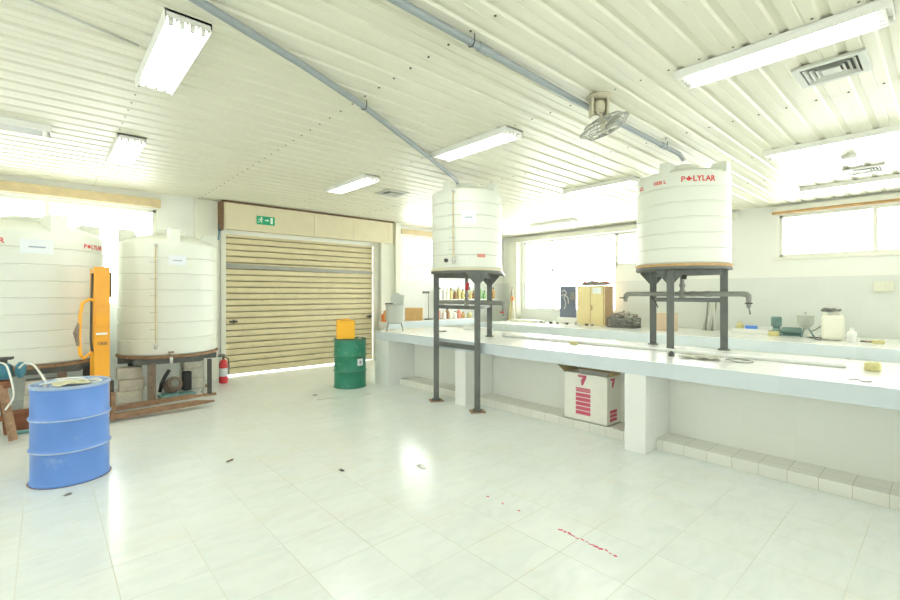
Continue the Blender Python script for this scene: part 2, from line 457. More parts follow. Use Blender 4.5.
# headers above the windows, pilasters, ledges
def trim(n, *a, m=None, bv=.004): 
    mb = MB(); mb.bb(*a); return struct(mb.build('trim_%d' % n, m or M_['cream'], None, bv))
trim(1, X0, 1.46, YS - .10, YS, 3.00, 3.14, m=M_['tan'])
trim(2, X1 - .07, X1, -2.7, 2.3, 3.07, 3.115, m=M_['wood'])
trim(10, X1 - .10, X1, -2.7, 2.3, 3.116, 3.20)
trim(3, X1 - .16, X1, 2.9, 8.6, 3.06, 3.18)
trim(4, 1.98, 2.36, YS - .07, YS, 0, 3.24)
trim(5, 5.86, 6.35, YS - .12, YS, 0, 2.74)
trim(6, 6.22, 6.36, YS - .20, Y1 + .05, 0, 3.24)
trim(7, X1 - .22, X1, 8.5, 8.78, .0, 3.06)
trim(8, 6.6, 9.8, Y1 - .02, Y1 + .05, 3.05, 3.17, m=M_['tan'])
trim(9, X1 - .03, X1, -2.7, 2.3, 2.19, 2.245)

# roller shutter
mb = MB(); mb.use(M_['shutter'])
z = .035; n = 0; sl = .117
yb = YS + .045
pf = []
while z < 2.74:
    pf += [(0, z), (-.022, z + .012), (-.030, z + .055), (-.022, z + .095), (0, z + .107), (.010, z + .112)]
    z += sl
A = [mb.bm.verts.new((2.495, yb + p, q)) for p, q in pf]; B = [mb.bm.verts.new((5.70, yb + p, q)) for p, q in pf]
for i in range(len(pf) - 1): mb._f([A[i], B[i], B[i + 1], A[i + 1]], True)
mb.bb(2.495, 5.70, yb - .02, yb + .03, .02, .05)
mb.use(M_['screw'])
zz = .035 + sl
while zz < 2.7:
    mb.bb(2.495, 5.70, yb - .003, yb + .004, zz - .010, zz - .002); zz += sl
door = struct(MB().build('door_1', M_['shutter'])) if False else None
d1 = bpy.data.objects.new('door_1', None); COL.objects.link(d1); struct(d1)
mb.build('shutter_curtain', None, d1)
mb = MB(); mb.slab3([(2.495, yb - .045, 2.03), (5.70, yb - .045, 2.00), (5.70, yb - .045, 2.065), (2.495, yb - .045, 2.115)], (0, .02, 0)); mb.build('stiffening_band', M_['shutterband'], d1)
for xx in (2.64, 5.60):
    mb = MB(); mb.box((xx, yb - .05, 1.02), (.14, .03, .035)); mb.box((xx, yb - .065, 1.02), (.03, .03, .07)); mb.build('lock_bolt', M_['dark'], d1, .003)
for xx in (2.455, 5.75):
    mb = MB(); mb.bb(xx - .04, xx + .04, YS - .05, YS, 0, 2.68); mb.use(M_['rust']); mb.bb(xx - .041, xx - .03, YS - .052, YS - .045, .02, 2.66)
    mb.mats = [M_['cream'], M_['rust']]; mb.build('guide_rail', None, d1)
mb = MB()
bx0, bx1, by = 2.40, 6.08, YS - .26
mb.bb(bx0, bx1, by, YS, 2.74, 3.215)
mb.build('shutter_box', M_['boxpanel'], d1, .006)
mb = MB()
for xx in (bx0 + .03, 4.14, 5.06, bx1 - .10): mb.bb(xx - .008, xx + .008, by - .006, by, 2.75, 3.20)
mb.bb(bx0, bx1, by - .012, by, 2.725, 2.755); mb.build('box_seams', M_['boxpanel'], d1)
mb = MB(); mb.bb(bx0 - .02, bx1 + .02, by - .02, by + .03, 3.205, 3.235); mb.bb(bx0 - .05, bx0, by - .01, YS, 2.70, 3.215); mb.build('box_edge_strip', M_['rust'], d1)

# exit sign
t = thing('exit_sign', 'green exit sign with white running figure on the cream shutter box', 'sign', (3.14, by - .014, 2.86))
mb = MB(); mb.bb(-.17, .17, -.012, 0, 0, .16); mb.build('sign_panel', M_['signgreen'], t, .003)
mb = MB(); q = -.016
mb.lathe([(0, -.002), (.014, -.002), (.014, .002), (0, .002)], (-.085, q, .128), 12, M=Matrix.Rotation(PI / 2, 3, 'X'))
mb.slab3([(-.10, q, .11), (-.075, q, .115), (-.085, q, .075), (-.11, q, .07)], (0, .003, 0))
mb.slab3([(-.11, q, .07), (-.095, q, .075), (-.125, q, .04), (-.15, q, .035), (-.15, q, .045), (-.13, q, .05)], (0, .003, 0))
mb.slab3([(-.085, q, .078), (-.07, q, .065), (-.075, q, .03), (-.09, q, .03), (-.085, q, .06), (-.10, q, .072)], (0, .003, 0))
mb.slab3([(-.10, q, .11), (-.13, q, .10), (-.14, q, .085), (-.13, q, .085), (-.10, q, .10)], (0, .003, 0))
mb.slab3([(-.078, q, .112), (-.05, q, .095), (-.055, q, .088), (-.082, q, .10)], (0, .003, 0))
mb.slab3([(-.02, q, .075), (.03, q, .075), (.03, q, .055), (.055, q, .085), (.03, q, .115), (.03, q, .095), (-.02, q, .095)], (0, .003, 0))
mb.bb(.085, .13, q, q + .003, .025, .14)
mb.build('pictogram', M_['signwhite'], t)

# ------------------------------------------------------------------ ceiling lamps
def lamp(loc, rz, label, on=True, tubes=4, dim=False):
    t = thing('fluorescent_light', label, 'ceiling light', loc, rz, 'ceiling fluorescent fixtures')
    L2, W2, hh = .60, .118, .066
    mb = MB()
    mb.bb(-W2 - .012, W2 + .012, -L2, L2, -.014, 0)                                # tray back
    for sx in (-1, 1):
        mb.slab3([(sx * (W2 + .012), -L2, 0), (sx * (W2 + .012), L2, 0), (sx * (W2 + .006), L2, -hh), (sx * (W2 + .006), -L2, -hh)], (-sx * .006, 0, 0))
    for sy in (-1, 1):
        mb.bb(-W2 - .01, W2 + .01, sy * L2 - sy * .008, sy * L2, -.045, 0)
    mb.build('housing', M_['lampwhite'], t)
    mb = MB()
    n = tubes
    for i in range(n + 1):                                                         # reflector ridges between the tubes
        x = -W2 + 2 * W2 * i / n
        mb.slab3([(x - .012, -L2 + .03, -.016), (x + .012, -L2 + .03, -.016), (x, -L2 + .03, -.058)], (0, 2 * L2 - .06, 0))
    mb.build('reflector', M_['lampwhite'], t)
    for i in range(n):
        x = -W2 + 2 * W2 * (i + .5) / n
        mb = MB(); mb.tube([(x, -L2 + .07, -.048), (x, L2 - .07, -.048)], .0145, 10)
        mb.build('tube', (M_['tubedim'] if dim else M_['tubeon']) if on else M_['tubeoff'], t)
        for sy in (-1, 1):
            mb = MB(); mb.box((x, sy * (L2 - .055), -.04), (.026, .026, .05)); mb.build('lamp_holder', M_['lampwhite'], t)
    return t
zc = H_CEIL - .001
lamp((.66, 3.73, zc), 0, 'largest lit fluorescent fixture at upper left, left of the diagonal grey pipe')
lamp((.70, 6.50, zc), 0, 'small lit fluorescent fixture above the gap between the two floor tanks')
lamp((3.72, .82, zc), 0, 'long lit fluorescent fixture at upper right beside the square ceiling vent')
lamp((3.60, 3.60, zc), 0, 'lit fluorescent fixture just left of the fan, above the first tank on steel stand')
lamp((3.50, 6.15, zc), 0, 'small lit fluorescent fixture in front of the roller shutter')
lamp((6.52, .90, zc), 0, 'lit fluorescent fixture at right edge, between square vent and right windows')
lamp((6.45, 3.65, zc), 0, 'lit fluorescent fixture half hidden behind the red-lettered tank on stand')
lamp((9.15, 1.02, zc), 0, 'lit fluorescent fixture nearest the right-hand wall windows', dim=True)
lamp((8.95, 6.30, zc), 0, 'unlit fluorescent fixture near the far right corner of the ceiling', on=False)
lamp((-.55, 6.22, zc), PI / 2, 'unlit fluorescent fixture set crosswise at the left edge of the ceiling', on=False)

# ceiling vents
def vent(loc, label, sz=.42):
    t = thing('ceiling_vent', label, 'vent', loc, 0, 'square ceiling vents')
    def ring(mb, a, b, z0, z1):
        for sx, sy in ((1, 0), (-1, 0), (0, 1), (0, -1)):
            if sx: mb.bb(sx * b, sx * a, -b, b, z0, z1)
            else: mb.bb(-a, a, sy * b, sy * a, z0, z1)
    h = sz / 2
    mb = MB(); ring(mb, h, h * .78, -.022, 0); mb.build('frame', M_['pale'], t, .003)
    mb = MB(); mb.bb(-h * .8, h * .8, -h * .8, h * .8, -.004, 0); mb.build('backing', M_['dark'], t)
    for k, f in enumerate((.72, .56, .40)):
        mb = MB(); a, b = h * f, h * (f - .10)
        for (p, q) in (((a, -a), (a, a)), ((a, a), (-a, a)), ((-a, a), (-a, -a)), ((-a, -a), (a, -a))):
            s_ = b / a
            mb.slab3([(p[0], p[1], -.024), (q[0], q[1], -.024), (q[0] * s_, q[1] * s_, -.006), (p[0] * s_, p[1] * s_, -.006)], (0, 0, .003))
        mb.build('louvre', M_['pale'], t)
    mb = MB(); mb.bb(-h * .26, h * .26, -h * .26, h * .26, -.022, -.016); mb.build('centre_plate', M_['pale'], t)
vent((4.43, .60, zc), 'square ceiling vent with nested louvres beside the long upper right lamp')
vent((4.35, 6.30, zc), 'square ceiling vent in front of the shutter box, left of the nearer tank')
vent((8.35, .78, zc), 'square ceiling vent near the right wall windows')
t = tag(MB().lathe([(0, -.05), (.06, -.045), (.075, -.01), (.075, 0), (0, 0)], (0, 0, 0), 20).build('ceiling_detector', M_['pale'], None), 'small round grey detector on the ceiling near the right windows', 'detector')
t.location = (7.36, .83, zc)

# pipes under the ceiling
def hpipe(pts, r, label, joints, hooks):
    t = thing('ceiling_pipe', label, 'pipe', pts[0])
    o = Vector(pts[0]); P = [Vector(p) - o for p in pts]
    MB().tube(P, r, 14).build('pipe_run', M_['pipe'], t)
    def at(f):
        tot = sum((b - a).length for a, b in zip(P, P[1:])); d = f * tot
        for a, b in zip(P, P[1:]):
            l = (b - a).length
            if d <= l: return a + (b - a) * d / l, (b - a).normalized()
            d -= l
        return P[-1], (P[-1] - P[-2]).normalized()
    for f in joints:
        p, dr = at(f); MB().tube([p - dr * .06, p - dr * .055, p + dr * .055, p + dr * .06], [r, r * 1.25, r * 1.25, r], 14).build('coupling', M_['pipe'], t)
    for f in hooks:
        p, dr = at(f); s_ = dr.cross(Vector((0, 0, 1))).normalized()
        pts_ = [p + s_ * math.cos(a) * (r + .004) + Vector((0, 0, 1)) * math.sin(a) * (r + .004) for a in [PI * (1 + i / 8) for i in range(9)]]
        top = H_CEIL - o.z
        pts_.append(Vector((pts_[-1].x, pts_[-1].y, top)))
        MB().tube(pts_, .004, 6).build('hanger_hook', M_['dark'], t)
    return t
zp = 3.20
hpipe([(-1.2, 2.02, zp), (1.4, 2.09, zp), (3.3, 2.15, zp), (5.60, 2.15, zp), (5.74, 2.16, 3.165)], .0255, 'grey plastic pipe running straight across the ceiling to the red-lettered tank', (.492, .915), (.474, .92))
hpipe([(-.9, 2.25, zp), (.60, 2.83, zp), (1.39, 3.14, zp), (2.10, 3.47, zp), (3.45, 4.22, zp), (4.44, 4.80, zp), (4.50, 4.84, 3.19), (4.53, 4.86, 3.16)], .026, 'grey plastic pipe crossing the ceiling diagonally to the tank nearest the shutter', (.25,), (.535,))
mb = MB(); mb.tube([(.02, 4.6, H_CEIL - .012), (.05, 3.2, H_CEIL - .012), (-.10, 1.8, H_CEIL - .012)], .006, 6)
mb = MB(); mb.tube([(-.6, 3.4, H_CEIL - .01), (.48, 3.72, H_CEIL - .01)], .008, 6)
tag(mb.build('ceiling_cable', M_['pale']), 'thin cable on the ceiling feeding the largest upper left lamp', 'cable')

# ceiling fan (orbit fan)
t = thing('ceiling_fan', 'cream caged orbit fan hanging from the ceiling beside the straight grey pipe', 'fan', (3.56, 2.03, H_CEIL), math.radians(-42))
mb = MB(); mb.lathe([(0, 0), (.10, 0), (.11, -.012), (.075, -.03), (0, -.03)], (0, 0, 0), 24); mb.box((-.065, 0, -.10), (.02, .09, .16)); mb.box((.065, 0, -.10), (.02, .09, .16)); mb.box((0, .03, -.09), (.12, .02, .13))
mb.build('mount_bracket', M_['fancream'], t, .003)
mb = MB(); mb.lathe([(0, .05), (.035, .045), (.045, .02), (.045, -.03), (.03, -.05), (0, -.055)], (0, -.02, -.10), 20); mb.build('motor', M_['fancream'], t)
tilt = Euler((math.radians(18), math.radians(-31), 0)).to_matrix()
fc = Vector((.03, -.05, -.275))
fan = MB(); fan.tube([(0, -.02, -.14), tuple(fc + tilt @ Vector((0, 0, .03)))], .014, 10); fan.lathe([(0, -.035), (.03, -.03), (.035, 0), (.03, .035), (0, .04)], fc, 16, M=tilt); fan.build('hub', M_['fancream'], t)
for kx in range(3):
    mb = MB(); a0 = kx * 2 * PI / 3 + .4; pts = []
    for r_, da in ((.03, -.3), (.10, -.42), (.185, -.30), (.185, .25), (.10, .30), (.03, .25)):
        pts.append(fc + tilt @ Vector((r_ * math.cos(a0 + da), r_ * math.sin(a0 + da), .012 * (da * 2.5))))
    mb.slab3(pts, tilt @ Vector((0, 0, .004))); mb.build('blade', M_['fanblade'], t)
mb = MB()
for rr, zz in ((.21, 0), (.205, .012), (.15, -.05), (.15, .05), (.08, -.065), (.08, .065)):
    mb.tube([fc + tilt @ Vector((rr * math.cos(a), rr * math.sin(a), zz)) for a in [2 * PI * i / 36 for i in range(36)]], .0045, 6, closed=True)
for i in range(16):
    a = 2 * PI * i / 16
    mb.tube([fc + tilt @ Vector((r_ * math.cos(a), r_ * math.sin(a), zz)) for r_, zz in ((.03, .066), (.08, .065), (.15, .05), (.21, 0), (.15, -.05), (.08, -.065), (.02, -.067))], .0026, 5)
mb.build('guard', M_['fanblade'], t)

# ------------------------------------------------------------------ tanks
def tank_thing(name, label, x, y, z, R, zt, ears, ring_n=6, lbl=None, text=None, sight=None, dots=None, dome=.12, rz=None):
    """R radius, zt height of the cylinder, ears: angles (deg) from the camera side"""
    t = thing(name, label, 'tank', (x, y, z), facing(x, y), None)
    mb = MB(); mb.use(M_['plastic'])
    prof = [(0, 0), (R * .97, 0), (R, .02)]
    for i in range(1, ring_n + 1):
        zz = zt * i / (ring_n + 1)
        prof += [(R, zz - .012), (R - .010, zz - .004), (R - .010, zz + .004), (R, zz + .012)]
    prof += [(R, zt - .02), (R * .985, zt), (R * .90, zt + dome * .30), (R * .6, zt + dome * .8), (R * .36, zt + dome), (0, zt + dome)]
    mb.lathe(prof, n=64)
    mb.build('tank_body', None, t)
    mb = MB(); mb.lathe([(R * .34, 0), (R * .36, .03), (R * .36, .055), (R * .30, .068), (0, .072)], (0, 0, zt + dome - .002), 32); mb.build('lid', M_['plastic'], t)
    for a in ears:
        a = math.radians(a); c = Vector((math.sin(a), -math.cos(a), 0)); s_ = Vector((math.cos(a), math.sin(a), 0))
        w2 = R * .115; top = zt + dome * 1.30; mb = MB(); r1 = R * .985; r0 = R * .70
        pts = [c * r1 - s_ * w2 + Vector((0, 0, zt - .10)), c * r1 - s_ * w2 * .85 + Vector((0, 0, top)), c * r0 - s_ * w2 * .85 + Vector((0, 0, top)), c * (r0 - R * .08) - s_ * w2 + Vector((0, 0, zt + dome * .6)), c * (r0) - s_ * w2 + Vector((0, 0, zt - .10))]
        mb.slab3(pts, s_ * (2 * w2)); mb.build('lifting_lug', M_['plastic'], t, .008)
    def onc(ang0, rad):
        def f(xx, yy, zz):
            a = ang0 + xx / R
            return Vector(((rad + zz) * math.sin(a), -(rad + zz) * math.cos(a), yy))
        return f
    if lbl:
        for a, z0, w_, h_ in lbl:
            mb = MB(); mb.use(M_['paper']); f = onc(math.radians(a), R + .002); n = 8
            V = [[mb.bm.verts.new(f(-w_ / 2 + w_ * i / n, z0 + h_ * j, .002)) for j in (0, 1)] for i in range(n + 1)]
            for i in range(n): mb._f([V[i][0], V[i + 1][0], V[i + 1][1], V[i][1]])
            mb.use(M_['ink'])
            V = [[mb.bm.verts.new(f(-w_ * .25 + w_ * .5 * i / n, z0 + h_ * (.42 + .09 * j), .004)) for j in (0, 1)] for i in range(n + 1)]
            for i in range(n): mb._f([V[i][0], V[i + 1][0], V[i + 1][1], V[i][1]])
            mb.build('paper_label', None, t)
    if text:
        for a, z0, sz, s_ in text:
            f = onc(math.radians(a), R + .003)
            g = lambda xx, yy, zz, f=f, z0=z0: f(xx, yy + z0, zz)
            mb = MB(); mb.use(M_['red'])
            if s_ == 'LOGO':
                w1 = text_into(mb, 'P', sz, g, .0016)
                cx = w1 + sz * .42; r_ = sz * .30
                em = [(0, 1.35), (.35, .8), (.3, .45), (1.05, .35), (1.2, -.1), (.75, -.65), (.35, -.5), (.45, -.95), (-.45, -.95), (-.35, -.5), (-.75, -.65), (-1.2, -.1), (-1.05, .35), (-.3, .45), (-.35, .8)]
                vs = [mb.bm.verts.new(f(cx + px * r_, z0 + sz * .35 + pz * r_, .001)) for px, pz in em]
                mb._f(vs)
                x2 = cx + sz * .44
                text_into(mb, 'LYLAR', sz, lambda xx, yy, zz, f=f, z0=z0, x2=x2: f(xx + x2, yy + z0, zz), .0016)
            else: text_into(mb, s_, sz, g, .0012)
            mb.build('brand_lettering' if s_ == 'LOGO' else 'capacity_lettering', None, t)
    if sight:
        a, z0, z1 = sight; a = math.radians(a); c = Vector((math.sin(a), -math.cos(a), 0))
        mb = MB(); mb.tube([c * (R + .005) + Vector((0, 0, z1)), c * (R + .028) + Vector((0, 0, z1)), c * (R + .03) + Vector((0, 0, z1 - .02)), c * (R + .03) + Vector((0, 0, z0 + .02)), c * (R + .005) + Vector((0, 0, z0))], .008, 8)
        st = mb.build('sight_tube', M_['sight'], t)
        mb = MB(); mb.tube([c * (R - .005) + Vector((0, 0, z1)), c * (R + .035) + Vector((0, 0, z1))], .02, 10); mb.tube([c * (R - .005) + Vector((0, 0, z0)), c * (R + .035) + Vector((0, 0, z0))], .022, 10); mb.tube([c * (R + .03) + Vector((0, 0, z0 + .05)), c * (R + .03) + Vector((0, 0, z0 - .04))], .014, 10)
        mb.build('tube_fitting', M_['metal'], st)
        s_ = Vector((math.cos(a), math.sin(a), 0))
        mb = MB()
        for i in range(1, 6):
            p = c * (R + .004) + Vector((0, 0, z0 + (z1 - z0) * i / 6)) - s_ * .03; mb.box(p, (.09, .004, .006), rz=a)
        mb.build('level_marks', M_['ink'], st)
    if dots:
        for a, z0, kind in dots:
            a = math.radians(a); c = Vector((math.sin(a), -math.cos(a), 0))
            if kind == 'plug':
                MB().tube([c * (R - .005) + Vector((0, 0, z0)), c * (R + .025) + Vector((0, 0, z0))], .026, 14).build('outlet_plug', M_['dark'], t)
            else:
                MB().box(c * (R + .002) + Vector((0, 0, z0)), (.11, .008, .045), rz=a).build('red_sticker', M_['pinkred'], t)
    return t

A1 = (4.53, 4.67); A2 = (5.66, 2.14); B1 = (-.15, 8.05); B2 = (1.43, 8.07)
ZT = 1.885
tank_thing('water_tank', 'white plastic tank on three-legged steel stand nearest the roller shutter', *A1, ZT, .50, 1.07, (-35, 55, 145, 235), 5,
           lbl=[(3, .60, .20, .17)], sight=(-20, .10, 1.03), dots=[(-33, .11, 'plug'), (23, .17, 'sticker')], dome=.09)
tank_thing('water_tank', 'white plastic tank with red lettering on steel stand above the benchtop', *A2, ZT - .01, .50, 1.02, (-22, 68, 158, 248), 5,
           text=[(-1.5, .895, .084, 'LOGO'), (-36, .90, .055, '1000 L'), (-64, .885, .06, 'SCL')], dome=.09)
tank_thing('water_tank', 'largest white tank at the left edge behind the blue drum', *B1, .69, .78, 1.60, (20, 110, 200, -70), 7,
           lbl=[(5, 1.33, .30, .17)], text=[(-43, 1.44, .088, 'LOGO'), (41, 1.44, .082, 'LOGO')], dome=.17)
tank_thing('water_tank', 'white plastic floor tank between the orange stacker and the roller shutter', *B2, .665, .65, 1.62, (5, 95, 185, 275), 6,
           lbl=[(9, 1.29, .22, .14)], sight=(-14, .14, 1.56), dome=.15)

# ------------------------------------------------------------------ three-legged steel stands
def stand(label, cx, cy, legs, corner, deckz, rim, bars, gus=(1, 1, 1)):
    """legs: (x, y, z floor); corner: an outlying deck corner; bars: (i, j, z, thickness)"""
    t = thing('tank_stand', label, 'stand', (cx, cy, 0), 0, None)
    L_ = lambda p: (p[0] - cx, p[1] - cy)
    mb = MB(); R = .515
    ca = math.atan2(corner[1] - cy, corner[0] - cx); cr = math.hypot(corner[0] - cx, corner[1] - cy); half = math.acos(R / cr)
    poly = []
    n = 40
    for i in range(n + 1):
        a = ca + half + (2 * PI - 2 * half) * i / n; poly.append((R * math.cos(a), R * math.sin(a)))
    poly.append((cr * math.cos(ca), cr * math.sin(ca)))
    mb.prism(poly, deckz - .055, deckz - .025); 
    mb.build('deck', M_['steel'], t)
    mb = MB(); mb.lathe([(0, deckz - .025), (R, deckz - .025), (R + .005, deckz), (0, deckz)], n=48); mb.build('plywood_disc', rim, t)
    LL = [L_(l) for l in legs]
    m_ = MB()
    for i in range(3):
        a, b = Vector((*LL[i], deckz - .085)), Vector((*LL[(i + 1) % 3], deckz - .085))
        d = b - a; m_.box((a + b) / 2, (d.length, .05, .06), rz=math.atan2(d.y, d.x))
    m_.build('ring_beam', M_['steel'], t)
    for i, l in enumerate(legs):
        x, y = LL[i]; zb = l[2]; mb = MB(); an = math.atan2(y, x); f = math.atan2(-legs[i][0], legs[i][1])
        mb.box((x, y, (zb + .012 + deckz - .055) / 2), (.078, .078, deckz - .055 - zb - .012), rz=f)
        s_ = Vector((math.cos(f), math.sin(f), 0)); g = Vector((x, y, 0)); dn = Vector((-s_.y, s_.x, 0))
        for sg in ((-1, 1) if gus[i] else ()):
            mb.slab3([g + s_ * sg * .04 - dn * .006 + Vector((0, 0, deckz - .06)), g + s_ * sg * .15 - dn * .006 + Vector((0, 0, deckz - .06)), g + s_ * sg * .15 - dn * .006 + Vector((0, 0, deckz - .08)), g + s_ * sg * .04 - dn * .006 + Vector((0, 0, deckz - .21))], dn * .012)
        lg = mb.build('leg', M_['steel'], t, .004)
        if zb < .1:
            mb = MB(); mb.box((x, y, zb + .007), (.19, .16, .014), rz=f + .2); mb.build('base_plate', M_['oldwood'], lg)
            mb = MB(); mb.box((x, y, zb + .02), (.12, .12, .014), rz=f); mb.build('foot_flange', M_['dark'], lg)
        else:
            mb = MB(); mb.box((x, y, zb + .006), (.12, .12, .012), rz=f); mb.build('base_plate', M_['steel'], lg)
    for (i, j, z, th) in bars:
        a = Vector((*LL[i], z)); b = Vector((*LL[j], z)); d = b - a
        MB().box((a + b) / 2, (d.length - .07, .035, th), rz=math.atan2(d.y, d.x)).build('crossbar', M_['steel'], t)
    return t
stand('dark three-legged steel stand half on floor, half on bench, under the nearer-shutter tank', *A1,
      [(4.20, 4.96, 0), (4.20, 4.13, 0), (5.00, 4.66, .9)], (5.47, 4.76), ZT, M_['boxpanel'], [(0, 1, .83, .065), (0, 1, 1.36, .05), (1, 2, 1.36, .04)], (0, 1, 1))
stand('dark three-legged steel stand on the benchtop under the red-lettered tank', *A2,
      [(5.32, 2.14, .9), (5.76, 2.53, .9), (5.78, 1.73, .9)], (5.95, 2.83), ZT - .01, M_['wood'], [(1, 2, 1.47, .05), (0, 1, 1.47, .03), (0, 2, 1.47, .03)], (1, 1, 0))

# outlet pipes with taps
def manifold(label, cx, cy, z, y0, y1, ztop, redv, leftdrop, rightdrop):
    t = thing('outlet_pipe', label, 'pipe', (cx, cy, z))
    mb = MB(); mb.tube([(0, 0, ztop - z), (0, 0, 0)], .024, 12); mb.lathe([(.03, -.02), (.036, 0), (.03, .02)], (0, 0, .10), 12); mb.build('riser', M_['galv'], t)
    mb = MB(); mb.tube([(0, y0 - cy, 0), (0, y1 - cy, 0)], .030, 12); mb.lathe([(0, -.045), (.036, -.045), (.036, .045), (0, .045)], (0, 0, 0), 12)
    for yy in (-.12, .14, -.28): mb.tube([(0, yy - .03, 0), (0, yy + .03, 0)], .034, 10)
    mb.build('cross_pipe', M_['galv'], t)
    v = MB().box((0, -.02, .20), (.05, .05, .045)).build('valve', M_['galv'], t)
    MB().box((-.035, -.045, .23), (.02, .05, .11), rot=Euler((.3, 0, 0))).build('valve_handle', M_['extred'] if redv else M_['dark'], v, .004)
    for e, dr, yy in ((-1, rightdrop, y0 - cy), (1, leftdrop, y1 - cy)):
        if not dr: continue
        mb = MB(); mb.tube([(0, yy - e * .02, 0), (0, yy + e * .02, -.004), (0, yy + e * .04, -.02), (0, yy + e * .045, -.05), (0, yy + e * .045, -dr)], [.03, .032, .032, .028, .02], 12)
        mb.tube([(0, yy + e * .045, -dr + .05), (-.06, yy + e * .06, -dr + .05)], .008, 8)
        el = mb.build('tap', M_['galv'], t)
        MB().box((-.06, yy + e * .06, -dr + .05), (.012, .07, .016)).build('tap_handle', M_['extred'] if redv else M_['dark'], el)
    return t
manifold('galvanised outlet pipe with red valve handle below the tank nearest the shutter', 4.53, 4.67, 1.42, 4.0, 5.25, ZT - .06, True, 0, .17)
mf = manifold('galvanised outlet pipe with a tap at each end below the red-lettered tank', 5.66, 2.14, 1.54, 1.50, 2.80, ZT - .07, False, .10, .15)
MB().tube([(0, -.685, -.14), (0, -.70, -.22)], [.008, .010], 8).build('spout', M_['galv'], mf)
MB().tube([(-.02, .36, -.02), (-.04, .30, -.10), (-.03, .27, -.17)], .006, 8).build('hanging_wire', M_['black'], mf)

# ------------------------------------------------------------------ bench nearest the camera
t = thing('tiled_bench', 'long white tiled bench in front, on tiled pillars over a low plinth', 'bench', (4.27, 0, 0))
def part(name, m, box, par, bv=.003):
    mb = MB(); mb.bb(*box); return mb.build(name, m, par, bv)
BX = 5.85 - 4.27
mb = MB(); mb.use(M_['bench']); mb.bb(0.012, BX, -2.9, 6.70, .765, .90); mb.build('worktop', None, t, .003)
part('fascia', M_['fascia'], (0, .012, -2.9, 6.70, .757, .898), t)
for y0_, y1_ in ((6.29, 6.70), (4.43, 4.64), (1.95, 2.16), (-.53, -.32)):
    part('pillar', M_['bench'], (.004, .55, y0_, y1_, 0, .765), t)
part('back_panel', M_['under'], (.55, .62, -2.9, 6.68, 0, .765), t)
for y0_, y1_ in ((4.64, 6.29), (2.16, 4.43), (-.32, 1.95), (-2.9, -.53)):
    part('plinth', M_['plinth'], (.24, .55, y0_ + .001, y1_ - .001, 0, .10), t, .002)
part('rear_wall', M_['under'], (BX - .1, BX - .02, -2.9, 6.68, 0, .765), t)

# second bench along the right wall, third along the far wall
t = thing('tiled_bench', 'white tiled bench along the right-hand wall under the windows', 'bench', (8.6, 0, 0))
part('worktop', M_['bench'], (.012, 1.89, -2.9, 8.35, .67, .79), t)
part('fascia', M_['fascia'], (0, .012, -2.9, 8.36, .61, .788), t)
part('back_panel', M_['under'], (.30, .36, -2.9, 8.3, 0, .67), t)
for yy in (-1.5, 1.0, 3.5, 6.0, 8.1): part('pillar', M_['bench'], (.02, .30, yy, yy + .2, 0, .67), t)
t = thing('tiled_bench', 'white tiled bench along the far wall beyond the first tank stand', 'bench', (5.76, 8.45, 0))
part('worktop', M_['bench'], (0, 2.82, .012, .44, .78, .90), t)
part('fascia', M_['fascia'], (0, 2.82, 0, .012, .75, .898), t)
part('worktop_return', M_['bench'], (.62, 2.82, .44, .73, .78, .90), t)
part('back_panel', M_['under'], (0.02, 2.8, .30, .36, 0, .78), t)

# ------------------------------------------------------------------ drums
def drum(name, label, x, y, R, H, body, rimm, lidm, tagp=None):
    t = thing(name, label, 'drum', (x, y, 0), facing(x, y))
    prof = [(0, .012), (R - .012, .012), (R, .004), (R + .005, 0.0), (R + .006, .018), (R - .002, .03)]
    for zc_ in (H * .34, H * .66):
        prof += [(R - .002, zc_ - .025), (R + .004, zc_ - .012), (R + .011, zc_), (R + .004, zc_ + .012), (R - .002, zc_ + .025)]
    prof += [(R - .002, H - .03)]
    MB().lathe(prof, n=56).build('shell', body, t)
    MB().lathe([(R - .002, H - .03), (R + .006, H - .022), (R + .007, H - .004), (R, H), (R - .012, H - .003), (R - .014, H - .016), (R - .016, H - .03)], n=56).build('rim', rimm, t)
    for zc_ in (H * .34, H * .66):
        MB().lathe([(R + .0095, zc_ - .006), (R + .0125, zc_), (R + .0095, zc_ + .006)], n=56).build('rolling_hoop', rimm, t)
    MB().lathe([(0, H - .018), (R * .9, H - .018), (R * .92, H - .026), (R - .014, H - .028)], n=56).build('lid', lidm, t)
    for (bx, by_, r_) in ((R * .62, .1, .030), (-R * .6, -.05, .018)):
        MB().lathe([(0, .016), (r_ * .8, .016), (r_, .010), (r_, 0)], (bx, by_, H - .018), 16).build('bung', M_['metal'], t)
    if tagp:
        a = math.radians(tagp); c = Vector((math.sin(a), -math.cos(a), 0))
        mb = MB(); mb.use(M_['paper']); n = 6; w_ = .11
        for m2, (za, zb, ww, off) in ((M_['paper'], (H * .46, H * .60, .11, .004)), (M_['ink'], (H * .50, H * .56, .035, .006))):
            mb.use(m2)
            V = [[mb.bm.verts.new(((R + off) * math.sin(a - ww / 2 / R + ww / R * i / n), -(R + off) * math.cos(a - ww / 2 / R + ww / R * i / n), zz)) for zz in (za, zb)] for i in range(n + 1)]
            for i in range(n): mb._f([V[i][0], V[i + 1][0], V[i + 1][1], V[i][1]])
        mb.build('white_label', None, t)
    return t
BD = (.165, 4.98)
drum('steel_drum', 'dusty blue steel drum standing on the floor at left', *BD, .262, .80, M_['blue'], M_['bluerim'], M_['bluelid'])
GD = (3.80, 6.72)
drum('steel_drum', 'green steel drum standing in front of the roller shutter', *GD, .262, .80, M_['green'], M_['greenlid'], M_['greenlid'], 38)
